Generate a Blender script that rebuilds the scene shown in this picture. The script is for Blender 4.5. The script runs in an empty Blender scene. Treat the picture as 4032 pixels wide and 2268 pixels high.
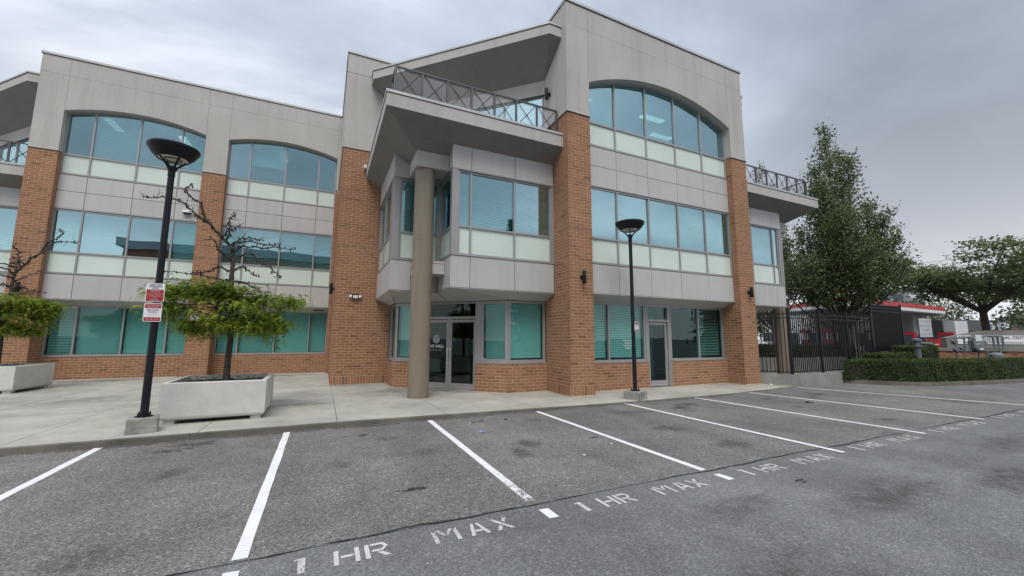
import bpy, math, random
from mathutils import Vector, Matrix
import numpy as np

R = math.radians
sc = bpy.context.scene
col = sc.collection
rnd = random.Random(7)

# ------------------------------------------------------------------ camera
cam_d = bpy.data.cameras.new('camera'); cam = bpy.data.objects.new('camera', cam_d); col.objects.link(cam)
cam_d.sensor_width = 36.0
cam_d.lens = 1576.65 / 4032 * 36.0
cam_d.clip_start = 0.05; cam_d.clip_end = 2000
def cam_rot(yaw, pitch, roll):
    cy, sy = math.cos(yaw), math.sin(yaw); cp, sp = math.cos(pitch), math.sin(pitch)
    f = Vector((sy*cp, cy*cp, sp)); r = Vector((cy, -sy, 0)); d = f.cross(r)
    cr, sr = math.cos(roll), math.sin(roll)
    return cr*r + sr*d, -sr*r + cr*d, f
_r, _d, _f = cam_rot(R(25.112), R(7.085), R(-0.243))
CAM = Vector((0, 0, 1.8))
cam.matrix_world = Matrix(((_r.x, -_d.x, -_f.x, CAM.x), (_r.y, -_d.y, -_f.y, CAM.y), (_r.z, -_d.z, -_f.z, CAM.z), (0, 0, 0, 1)))
sc.camera = cam

# ------------------------------------------------------------------ sky, sun, exposure
SUN_EL, SUN_AZ = R(58), R(205)       # azimuth from +Y clockwise: behind the camera, a little to the left
w = bpy.data.worlds.new('World'); sc.world = w; w.use_nodes = True
nt = w.node_tree; nt.nodes.clear()
def wn(t, **kw):
    n = nt.nodes.new(t)
    for k, v in kw.items(): setattr(n, k, v)
    return n
def wl(a, b): nt.links.new(a, b)
def wmath(op, a, b=None, clamp=False):
    n = wn('ShaderNodeMath', operation=op, use_clamp=clamp)
    for i, x in enumerate((a, b)):
        if x is None: continue
        if isinstance(x, (int, float)): n.inputs[i].default_value = x
        else: wl(x, n.inputs[i])
    return n.outputs[0]
out = wn('ShaderNodeOutputWorld'); bg = wn('ShaderNodeBackground')
tc = wn('ShaderNodeTexCoord'); sep = wn('ShaderNodeSeparateXYZ'); wl(tc.outputs['Generated'], sep.inputs[0])
zc = wmath('MAXIMUM', sep.outputs[2], 0.0)
zz = wmath('ADD', zc, 0.22)
u_ = wmath('DIVIDE', sep.outputs[0], zz); v_ = wmath('DIVIDE', sep.outputs[1], zz)
cmb = wn('ShaderNodeCombineXYZ'); wl(u_, cmb.inputs[0]); wl(v_, cmb.inputs[1])
mp = wn('ShaderNodeMapping'); wl(cmb.outputs[0], mp.inputs[0]); mp.inputs['Location'].default_value = (3.5032, 15.2992, 0.0); mp.inputs['Rotation'].default_value = (0, 0, 0.62316); mp.inputs['Scale'].default_value = (0.62, 1.0, 1)
n1 = wn('ShaderNodeTexNoise'); wl(mp.outputs[0], n1.inputs['Vector']); n1.inputs['Scale'].default_value = 0.85; n1.inputs['Detail'].default_value = 8; n1.inputs['Roughness'].default_value = 0.55; n1.inputs['Distortion'].default_value = 0.35
n2 = wn('ShaderNodeTexNoise'); wl(mp.outputs[0], n2.inputs['Vector']); n2.inputs['Scale'].default_value = 0.36; n2.inputs['Detail'].default_value = 2
n3 = wn('ShaderNodeTexNoise'); wl(mp.outputs[0], n3.inputs['Vector']); n3.inputs['Scale'].default_value = 2.3; n3.inputs['Detail'].default_value = 6; n3.inputs['Roughness'].default_value = 0.5; n3.inputs['Distortion'].default_value = 0.6
mixn = wmath('ADD', wmath('ADD', wmath('MULTIPLY', n1.outputs[0], 0.55), wmath('MULTIPLY', n2.outputs[0], 0.36)), wmath('MULTIPLY', n3.outputs[0], 0.11))
ramp = wn('ShaderNodeValToRGB'); wl(mixn, ramp.inputs[0])
els = ramp.color_ramp.elements
els[0].position = 0.40; els[0].color = (0.180, 0.205, 0.250, 1)
els[1].position = 0.595; els[1].color = (0.66, 0.69, 0.755, 1)
e = els.new(0.465); e.color = (0.258, 0.294, 0.355, 1)
e = els.new(0.53); e.color = (0.378, 0.42, 0.495, 1)
# overcast skies are brighter overhead; the gap below the cloud deck is bright at the horizon
grad = wmath('ADD', 0.86, wmath('MULTIPLY', wmath('POWER', zc, 2.0), 1.15))
hz = wmath('POWER', wmath('SUBTRACT', 1.0, zc, True), 4.2)
cl = wn('ShaderNodeVectorMath', operation='SCALE'); wl(ramp.outputs[0], cl.inputs[0]); wl(grad, cl.inputs['Scale'])
hm = wn('ShaderNodeMix', data_type='RGBA'); wl(wmath('MULTIPLY', hz, 0.95), hm.inputs[0]); wl(cl.outputs[0], hm.inputs[6]); hm.inputs[7].default_value = (0.76, 0.77, 0.79, 1)
sky = wn('ShaderNodeTexSky', sky_type='NISHITA'); sky.sun_disc = False; sky.sun_elevation = SUN_EL; sky.sun_rotation = SUN_AZ
sk = wn('ShaderNodeVectorMath', operation='SCALE'); wl(sky.outputs[0], sk.inputs[0]); sk.inputs['Scale'].default_value = 0.08
mx = wn('ShaderNodeMix', data_type='RGBA'); mx.inputs[0].default_value = 0.92
wl(sk.outputs[0], mx.inputs[6]); wl(hm.outputs[2], mx.inputs[7])
wl(mx.outputs[2], bg.inputs[0]); bg.inputs[1].default_value = 1.0; wl(bg.outputs[0], out.inputs[0])

sd = bpy.data.lights.new('sun', 'SUN'); sun = bpy.data.objects.new('sun', sd); col.objects.link(sun)
sd.energy = 1.5; sd.angle = R(30); sd.color = (1.0, 0.955, 0.89)
sdir = Vector((math.sin(SUN_AZ)*math.cos(SUN_EL), math.cos(SUN_AZ)*math.cos(SUN_EL), math.sin(SUN_EL)))
sun.rotation_euler = sdir.to_track_quat('Z', 'Y').to_euler()
sun.location = (0, -10, 30)
sc.view_settings.view_transform = 'Standard'; sc.view_settings.look = 'None'
sc.view_settings.exposure = 0.50; sc.view_settings.gamma = 1.0; sc.view_settings.use_curve_mapping = False
sc.render.engine = 'CYCLES'
sc.cycles.max_bounces = 8; sc.cycles.transparent_max_bounces = 12; sc.cycles.glossy_bounces = 3; sc.cycles.transmission_bounces = 4
sc.cycles.use_denoising = True
sc.cycles.sample_clamp_indirect = 4.0

# ------------------------------------------------------------------ materials
MATS = {}
class NT:
    def __init__(s, name):
        s.m = bpy.data.materials.new(name); s.m.use_nodes = True; s.t = s.m.node_tree
        s.b = s.t.nodes['Principled BSDF']; s.o = s.t.nodes['Material Output']
        MATS[name] = s.m
    def n(s, t, **kw):
        x = s.t.nodes.new(t)
        for k, v in kw.items(): setattr(x, k, v)
        return x
    def l(s, a, b): s.t.links.new(a, b)
    def pos(s):
        if not hasattr(s, '_p'): s._p = s.n('ShaderNodeNewGeometry').outputs['Position']
        return s._p
    def noise(s, scale, detail=3, rough=0.55, stretch=None, kind='ShaderNodeTexNoise'):
        x = s.n(kind); x.inputs['Scale'].default_value = scale
        if kind == 'ShaderNodeTexNoise':
            x.inputs['Detail'].default_value = detail; x.inputs['Roughness'].default_value = rough
        v = s.pos()
        if stretch:
            m = s.n('ShaderNodeMapping'); m.inputs['Scale'].default_value = stretch; s.l(v, m.inputs[0]); v = m.outputs[0]
        s.l(v, x.inputs['Vector']); return x.outputs[0]
    def ramp(s, fac, stops):
        r = s.n('ShaderNodeValToRGB'); s.l(fac, r.inputs[0]); e = r.color_ramp.elements
        while len(e) < len(stops): e.new(0.5)
        for i, (p, c) in enumerate(stops):
            e[i].position = p; e[i].color = (c[0], c[1], c[2], 1) if not isinstance(c, (int, float)) else (c, c, c, 1)
        return r.outputs[0]
    def mul(s, a, b, fac=1.0):
        x = s.n('ShaderNodeMix', data_type='RGBA', blend_type='MULTIPLY'); x.inputs[0].default_value = fac
        for i, q in ((6, a), (7, b)):
            if isinstance(q, tuple): x.inputs[i].default_value = (*q, 1)
            else: s.l(q, x.inputs[i])
        return x.outputs[2]
    def mix(s, fac, a, b):
        x = s.n('ShaderNodeMix', data_type='RGBA')
        if isinstance(fac, (int, float)): x.inputs[0].default_value = fac
        else: s.l(fac, x.inputs[0])
        for i, q in ((6, a), (7, b)):
            if isinstance(q, tuple): x.inputs[i].default_value = (*q, 1)
            else: s.l(q, x.inputs[i])
        return x.outputs[2]
    def base(s, c):
        if isinstance(c, tuple): s.b.inputs['Base Color'].default_value = (*c, 1)
        else: s.l(c, s.b.inputs['Base Color'])
    def bump(s, h, strength=0.3, dist=0.01):
        x = s.n('ShaderNodeBump'); x.inputs['Strength'].default_value = strength; x.inputs['Distance'].default_value = dist
        s.l(h, x.inputs['Height']); s.l(x.outputs[0], s.b.inputs['Normal'])
    def set(s, **kw):
        for k, v in kw.items(): s.b.inputs[k.replace('_', ' ')].default_value = v
        return s

def simple(name, c, rough=0.6, metal=0.0, var=0.12, vs=3.0, spec=0.5):
    m = NT(name); m.set(Roughness=rough, Metallic=metal); m.b.inputs['Specular IOR Level'].default_value = spec
    if var: m.base(m.mul(c, m.ramp(m.noise(vs, 4), [(0.3, 1 - var), (0.7, 1 + var)])))
    else: m.base(c)
    return m

# stucco with faint trowel mottling and rain streaks
def stucco(name, c):
    m = NT(name); m.set(Roughness=0.9)
    big = m.ramp(m.noise(0.55, 4), [(0.3, 0.93), (0.7, 1.06)])
    fine = m.ramp(m.noise(48, 3, 0.7), [(0.25, 0.82), (0.75, 1.14)])
    st = m.ramp(m.noise(1.0, 4, 0.6, (3.4, 3.4, 0.22)), [(0.32, 0.90), (0.52, 1.0)])
    x = m.mul(m.mul(m.mul(c, big), fine), st, 1.0)
    m.base(x); m.bump(m.noise(60, 3, 0.7), 0.5, 0.006)
stucco('stucco', (0.445, 0.432, 0.405))
stucco('soffit', (0.205, 0.20, 0.187))  # wall stucco darkened, the shade under overhangs put into its colour
m = NT('panel'); m.set(Roughness=0.38)
oi = m.n('ShaderNodeObjectInfo'); c = m.mul((0.475, 0.466, 0.455), m.ramp(oi.outputs['Random'], [(0.0, 0.955), (1.0, 1.03)]))
c = m.mul(c, m.ramp(m.noise(1.0, 4, 0.6, (5.0, 5.0, 0.35)), [(0.30, 0.93), (0.55, 1.0)])); m.base(m.mul(c, m.ramp(m.noise(0.8, 3), [(0.3, 0.96), (0.7, 1.03)])))
simple('panel_gap', (0.018, 0.018, 0.019), 0.8, 0, 0)
simple('frame', (0.335, 0.325, 0.325), 0.42, 0.25, 0.04, 4)
simple('flashing', (0.46, 0.455, 0.45), 0.45, 0.3, 0.08, 2)
simple('dark_line', (0.03, 0.03, 0.03), 0.7, 0, 0)
simple('rail_metal', (0.105, 0.105, 0.108), 0.45, 0.4, 0.1, 6)
simple('black_metal', (0.012, 0.013, 0.016), 0.45, 0.0, 0.2, 5, 0.25)
m = NT('column_paint'); m.set(Roughness=0.5)
c = m.mul((0.215, 0.178, 0.132), m.ramp(m.noise(1.0, 4, 0.6, (6.0, 6.0, 0.5)), [(0.30, 0.86), (0.6, 1.05)])); m.base(m.mul(c, m.ramp(m.noise(40, 3), [(0.3, 0.95), (0.7, 1.05)])))
simple('galv', (0.15, 0.165, 0.17), 0.5, 0.1, 0.15, 9)
simple('galv_paint', (0.115, 0.130, 0.145), 0.5, 0.0, 0.15, 9)
simple('chrome', (0.62, 0.62, 0.62), 0.25, 0.9, 0, 1)
simple('white_paint_metal', (0.72, 0.72, 0.72), 0.4, 0, 0.04, 3)
m = NT('blind'); m.set(Roughness=0.7)
oi = m.n('ShaderNodeObjectInfo'); m.base(m.mul((0.66, 0.68, 0.67), m.ramp(oi.outputs['Random'], [(0.0, 0.72), (0.6, 1.0), (1.0, 1.15)])))
simple('ceiling', (0.62, 0.62, 0.60), 0.9, 0, 0.04, 2)
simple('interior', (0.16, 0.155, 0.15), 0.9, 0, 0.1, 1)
simple('interior_shaded', (0.018, 0.018, 0.018), 0.9, 0, 0.1, 1)  # near-black copy of interior, dimness of the rooms put into the colour
simple('counter', (0.09, 0.10, 0.10), 0.6, 0, 0.1, 2)
simple('roof', (0.2, 0.2, 0.2), 0.9, 0, 0.1, 1)
simple('sign_white', (0.74, 0.75, 0.78), 0.45, 0, 0.04, 3)
simple('sign_red', (0.36, 0.028, 0.035), 0.4, 0, 0.06, 6)
simple('ink_black', (0.02, 0.02, 0.03), 0.5, 0, 0)
simple('ink_white', (0.78, 0.78, 0.78), 0.5, 0, 0)
simple('ink_pale', (0.55, 0.50, 0.50), 0.5, 0, 0)
simple('ink_grey', (0.30, 0.33, 0.36), 0.5, 0, 0)
simple('ink_blue', (0.05, 0.05, 0.22), 0.5, 0, 0)
simple('fuel_red', (0.44, 0.018, 0.022), 0.4, 0, 0.05, 1)
simple('fuel_white', (0.68, 0.69, 0.70), 0.5, 0, 0.05, 1)
simple('fuel_grey', (0.24, 0.245, 0.24), 0.6, 0, 0.06, 1)
simple('carwash_grey', (0.10, 0.105, 0.105), 0.6, 0, 0.08, 1)
simple('pump_blue', (0.015, 0.03, 0.16), 0.4, 0, 0.05, 3)
simple('far_block', (0.24, 0.255, 0.28), 0.8, 0, 0.1, 0.3)
simple('far_white', (0.6, 0.62, 0.64), 0.8, 0, 0.1, 0.3)
simple('far_window', (0.06, 0.075, 0.09), 0.2, 0, 0.1, 0.5)
simple('litter_blue', (0.16, 0.20, 0.42), 0.4, 0, 0.1, 30)
simple('litter_white', (0.75, 0.73, 0.70), 0.6, 0, 0.1, 30)
simple('litter_dark', (0.035, 0.032, 0.03), 0.7, 0, 0.1, 30)
simple('soil', (0.030, 0.023, 0.017), 0.95, 0, 0.35, 30)
simple('grass', (0.055, 0.085, 0.03), 0.95, 0, 0.3, 2)
simple('tyre', (0.02, 0.02, 0.02), 0.8, 0, 0)
simple('car_white', (0.62, 0.63, 0.64), 0.25, 0, 0)
simple('car_dark', (0.03, 0.034, 0.04), 0.2, 0, 0)
simple('car_glass', (0.02, 0.025, 0.03), 0.05, 0, 0)
simple('brown_debris', (0.13, 0.075, 0.04), 0.9, 0, 0.35, 40)
simple('wire', (0.02, 0.02, 0.022), 0.6, 0, 0)
simple('ceramic', (0.45, 0.43, 0.40), 0.6, 0, 0.05, 3)
simple('brick_far', (0.24, 0.105, 0.065), 0.9, 0, 0.2, 3)

m = NT('spandrel'); m.base(m.mul((0.60, 0.69, 0.62), m.ramp(m.noise(0.9, 2), [(0.3, 0.95), (0.7, 1.03)]))); m.set(Roughness=0.06, IOR=1.5)
m = NT('lamp_lens'); m.base((0.72, 0.67, 0.60)); m.set(Roughness=0.25)
m = NT('fluorescent'); m.base((0.9, 0.9, 0.85)); m.b.inputs['Emission Color'].default_value = (1.0, 0.97, 0.82, 1); m.b.inputs['Emission Strength'].default_value = 0.85

# tinted window glass: a reflecting sheet over a green-blue transmission
def glass(name, tint, ior, gain, add, rtint=(1, 1, 1)):
    m = NT(name); t = m.t
    tr = m.n('ShaderNodeBsdfTransparent'); tr.inputs[0].default_value = (*tint, 1)
    gl = m.n('ShaderNodeBsdfGlossy'); gl.inputs['Roughness'].default_value = 0.0; gl.inputs[0].default_value = (*rtint, 1)
    wv = m.n('ShaderNodeBump'); wv.inputs['Strength'].default_value = 0.10; wv.inputs['Distance'].default_value = 0.02
    m.l(m.noise(0.9, 1), wv.inputs['Height']); m.l(wv.outputs[0], gl.inputs['Normal'])
    gm = m.n('ShaderNodeNewGeometry'); dt = m.n('ShaderNodeVectorMath', operation='DOT_PRODUCT'); m.l(gm.outputs['Incoming'], dt.inputs[0]); m.l(gm.outputs['Normal'], dt.inputs[1])
    ab = m.n('ShaderNodeMath', operation='ABSOLUTE'); m.l(dt.outputs['Value'], ab.inputs[0]); om = m.n('ShaderNodeMath', operation='SUBTRACT', use_clamp=True); om.inputs[0].default_value = 1.0; m.l(ab.outputs[0], om.inputs[1])
    pw = m.n('ShaderNodeMath', operation='POWER'); m.l(om.outputs[0], pw.inputs[0]); pw.inputs[1].default_value = 5.0
    a = m.n('ShaderNodeMath', operation='MULTIPLY_ADD', use_clamp=True); m.l(pw.outputs[0], a.inputs[0]); a.inputs[1].default_value = gain
    oi = m.n('ShaderNodeObjectInfo'); ra = m.n('ShaderNodeMath', operation='MULTIPLY_ADD'); m.l(oi.outputs['Random'], ra.inputs[0]); ra.inputs[1].default_value = add*0.6; ra.inputs[2].default_value = add*0.7; m.l(ra.outputs[0], a.inputs[2])
    mx = m.n('ShaderNodeMixShader'); m.l(a.outputs[0], mx.inputs[0]); m.l(tr.outputs[0], mx.inputs[1]); m.l(gl.outputs[0], mx.inputs[2])
    m.l(mx.outputs[0], m.o.inputs[0])
glass('glass', (0.64, 0.89, 0.89), 1.5, 1.0, 0.36, (0.73, 0.94, 1.0))
glass('glass_low', (0.66, 0.875, 0.855), 1.5, 1.0, 0.055, (0.85, 0.97, 0.98))
glass('glass_door', (0.6, 0.75, 0.73), 1.5, 1.0, 0.03, (0.9, 1, 1))
glass('glass_clear', (0.93, 0.95, 0.95), 1.45, 1.0, 0.11)

# brick: tint is a per-brick value
m = NT('brick'); m.set(Roughness=0.92)
at = m.n('ShaderNodeAttribute', attribute_name='tint')
c = m.ramp(at.outputs['Fac'], [(0.0, (0.145, 0.074, 0.039)), (0.25, (0.250, 0.122, 0.063)), (0.6, (0.300, 0.149, 0.078)), (0.85, (0.345, 0.172, 0.092)), (1.0, (0.320, 0.134, 0.074))])
c = m.mul(c, m.ramp(m.noise(24, 4, 0.65), [(0.25, 0.84), (0.75, 1.14)]))
c = m.mul(c, m.ramp(m.noise(0.5, 3), [(0.3, 0.90), (0.7, 1.07)]))
m.base(c); m.bump(m.noise(85, 3, 0.7), 0.4, 0.004)
m = NT('mortar'); m.set(Roughness=0.95); m.base(m.mul((0.52, 0.39, 0.285), m.ramp(m.noise(6, 4), [(0.3, 0.72), (0.65, 1.1)])))

# concrete
def concrete(name, c, stain=0.75, sc_=0.7, rough=0.9):
    m = NT(name); m.set(Roughness=rough)
    a = m.ramp(m.noise(sc_, 5, 0.6), [(0.32, stain), (0.62, 1.05)])
    b = m.ramp(m.noise(5.0, 4, 0.6), [(0.3, 0.92), (0.7, 1.06)])
    f = m.ramp(m.noise(95, 2, 0.8), [(0.25, 0.80), (0.75, 1.15)])
    m.base(m.mul(m.mul(m.mul(c, a), b), f)); m.bump(m.noise(110, 2, 0.8), 0.4, 0.003)
concrete('sidewalk', (0.385, 0.372, 0.325), 0.72, 0.62)
concrete('kerb', (0.165, 0.152, 0.128), 0.6, 1.6)
concrete('planter', (0.56, 0.555, 0.52), 0.93, 0.9)
concrete('block', (0.30, 0.292, 0.262), 0.62, 3.0)
concrete('low_wall', (0.27, 0.27, 0.25), 0.78, 1.1)
concrete('sign_stone', (0.21, 0.205, 0.185), 0.8, 1.0)

# asphalt: aggregate speckle, stains, slightly different age either side of the seam
def asphalt(name, lo, hi, warm, scale, stain):
    m = NT(name); m.set(Roughness=0.92)
    v = m.n('ShaderNodeTexVoronoi'); v.inputs['Scale'].default_value = scale; m.l(m.pos(), v.inputs['Vector'])
    sx = m.n('ShaderNodeSeparateColor'); m.l(v.outputs['Color'], sx.inputs[0])
    s1 = m.ramp(sx.outputs[0], [(0.0, lo), (0.55, tuple((a + b) / 2 * 0.93 for a, b in zip(lo, hi))), (1.0, hi)])
    v2 = m.n('ShaderNodeTexVoronoi'); v2.inputs['Scale'].default_value = scale * 0.38; m.l(m.pos(), v2.inputs['Vector'])
    s2 = m.n('ShaderNodeSeparateColor'); m.l(v2.outputs['Color'], s2.inputs[0])
    pp = m.ramp(s2.outputs[1], [(0.0, 0.80), (0.9, 1.0), (1.0, 1.40)])
    big = m.ramp(m.noise(0.45, 5, 0.6), [(0.3, 0.68), (0.7, 1.12)])
    mid = m.ramp(m.noise(2.6, 4, 0.6), [(0.3, 0.93), (0.7, 1.07)])
    oil = m.ramp(m.noise(0.85, 3, 0.5), [(0.60, 1.0), (0.72, stain)])
    trk = m.ramp(m.noise(1.0, 3, 0.5, (1.15, 0.13, 1.0)), [(0.36, 0.88), (0.62, 1.06)])
    c = m.mul(m.mul(m.mul(m.mul(m.mul(s1, pp), big), mid), oil), trk)
    m.base(m.mul(c, warm)); m.bump(v.outputs['Distance'], 0.5, 0.006)
asphalt('asphalt_stall', (0.075, 0.075, 0.073), (0.29, 0.285, 0.275), (1.0, 0.985, 0.96), 95, 0.72)
asphalt('asphalt_lane', (0.105, 0.108, 0.110), (0.255, 0.262, 0.268), (1.0, 0.995, 0.97), 120, 0.82)
m = NT('crack'); m.base(m.mul((0.030, 0.029, 0.027), m.ramp(m.noise(20, 3), [(0.3, 0.6), (0.7, 1.4)]))); m.set(Roughness=0.95)
m = NT('tar_stain'); m.base((0.045, 0.045, 0.043)); m.set(Roughness=0.6)

# road paint, worn away to nothing in places
def paint(name, c, wear):
    m = NT(name); m.set(Roughness=0.7)
    tr = m.n('ShaderNodeBsdfTransparent'); mx = m.n('ShaderNodeMixShader')
    at = m.n('ShaderNodeAttribute', attribute_name='wear')
    nz = m.noise(70, 4, 0.75); n2_ = m.noise(9, 3, 0.6)
    a = m.n('ShaderNodeMath', operation='MULTIPLY_ADD'); m.l(n2_, a.inputs[0]); a.inputs[1].default_value = 0.35; m.l(nz, a.inputs[2])
    b = m.n('ShaderNodeMath', operation='MULTIPLY_ADD'); m.l(at.outputs['Fac'], b.inputs[0]); b.inputs[1].default_value = 0.42; b.inputs[2].default_value = wear
    g = m.n('ShaderNodeMath', operation='LESS_THAN'); m.l(a.outputs[0], g.inputs[0]); m.l(b.outputs[0], g.inputs[1])
    m.base(m.mul(c, m.ramp(m.noise(5, 4), [(0.3, 0.88), (0.7, 1.05)])))
    m.l(g.outputs[0], mx.inputs[0]); m.l(m.b.outputs[0], mx.inputs[1]); m.l(tr.outputs[0], mx.inputs[2]); m.l(mx.outputs[0], m.o.inputs[0])
paint('line_paint', (0.70, 0.70, 0.71), 0.34)
paint('stencil_paint', (0.50, 0.50, 0.49), 0.48)

# soft-edged dirt and painted contact shade lying on paving
def grime_and_shade(name, c):
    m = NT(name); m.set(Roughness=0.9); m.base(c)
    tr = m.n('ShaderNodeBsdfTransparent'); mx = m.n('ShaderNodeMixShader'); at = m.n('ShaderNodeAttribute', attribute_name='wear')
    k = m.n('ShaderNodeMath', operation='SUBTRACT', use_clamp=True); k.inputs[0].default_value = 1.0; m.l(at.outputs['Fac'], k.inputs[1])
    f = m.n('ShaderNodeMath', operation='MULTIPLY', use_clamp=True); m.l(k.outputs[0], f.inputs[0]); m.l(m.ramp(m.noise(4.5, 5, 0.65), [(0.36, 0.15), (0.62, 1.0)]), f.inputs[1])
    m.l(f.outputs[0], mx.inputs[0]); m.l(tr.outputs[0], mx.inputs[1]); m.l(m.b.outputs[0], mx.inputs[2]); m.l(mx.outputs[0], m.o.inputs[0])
grime_and_shade('grime_shade_paving', (0.085, 0.080, 0.066)); grime_and_shade('grime_asphalt', (0.030, 0.029, 0.028)); grime_and_shade('grime_pale', (0.52, 0.51, 0.48))

# foliage with some light passing through
def leaf(name, stops, trans=0.3):
    m = NT(name); t = m.t
    at = m.n('ShaderNodeAttribute', attribute_name='tint')
    c = m.ramp(at.outputs['Fac'], stops)
    m.base(c); m.set(Roughness=0.55); m.b.inputs['Specular IOR Level'].default_value = 0.3
    tl = m.n('ShaderNodeBsdfTranslucent'); m.l(c, tl.inputs[0]); mx = m.n('ShaderNodeMixShader'); mx.inputs[0].default_value = trans
    m.l(m.b.outputs[0], mx.inputs[1]); m.l(tl.outputs[0], mx.inputs[2]); m.l(mx.outputs[0], m.o.inputs[0])
leaf('locust_leaf', [(0.0, (0.095, 0.150, 0.022)), (0.5, (0.200, 0.285, 0.034)), (1.0, (0.37, 0.44, 0.062))], 0.48)
leaf('hornbeam_leaf', [(0.0, (0.070, 0.105, 0.048)), (0.6, (0.130, 0.180, 0.075)), (1.0, (0.23, 0.25, 0.10))], 0.42)
leaf('maple_leaf', [(0.0, (0.070, 0.100, 0.045)), (0.6, (0.130, 0.175, 0.072)), (1.0, (0.22, 0.26, 0.105))], 0.4)
leaf('hedge_leaf', [(0.0, (0.030, 0.052, 0.014)), (0.6, (0.065, 0.105, 0.026)), (1.0, (0.15, 0.20, 0.055))], 0.25)
leaf('far_leaf', [(0.0, (0.045, 0.065, 0.035)), (1.0, (0.12, 0.14, 0.07))], 0.2)
leaf('conifer_leaf', [(0.0, (0.025, 0.045, 0.025)), (1.0, (0.06, 0.085, 0.04))], 0.15)
simple('hedge_core', (0.012, 0.017, 0.007), 0.95, 0, 0.2, 5)
m = NT('bark'); m.base(m.mul((0.052, 0.045, 0.038), m.ramp(m.noise(18, 4), [(0.3, 0.6), (0.7, 1.6)]))); m.set(Roughness=0.9); m.bump(m.noise(30, 4), 0.6, 0.01)
m = NT('dead_bark'); m.base(m.mul((0.030, 0.026, 0.021), m.ramp(m.noise(9, 3), [(0.45, 0.8), (0.74, 4.6)]))); m.set(Roughness=0.9)
M = MATS

# ------------------------------------------------------------------ geometry helpers
def place(p0, u, n):
    def P(s, d, z): return (p0[0] + u[0]*s + n[0]*d, p0[1] + u[1]*s + n[1]*d, z)
    return P
def seg(p0, p1, T=None):
    """frame along p0->p1, d positive to the outside (right-hand side when walking p0->p1 with the building on the left)"""
    if T: p0, p1 = T(*p0), T(*p1)
    dx, dy = p1[0]-p0[0], p1[1]-p0[1]; L = math.hypot(dx, dy); u = (dx/L, dy/L)
    return u, L, p0
WORLD = place((0, 0), (1, 0), (0, 1))

WROOT = {}
def attach(o, parent):
    """parts of a root listed in WROOT are modelled in world coordinates; other parts in the root's own"""
    if parent is None: return o
    o.parent = parent
    if parent.name in WROOT: o.matrix_parent_inverse = WROOT[parent.name]
    return o
def wroot(o):
    WROOT[o.name] = Matrix.Translation(o.location).inverted(); return o

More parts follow.
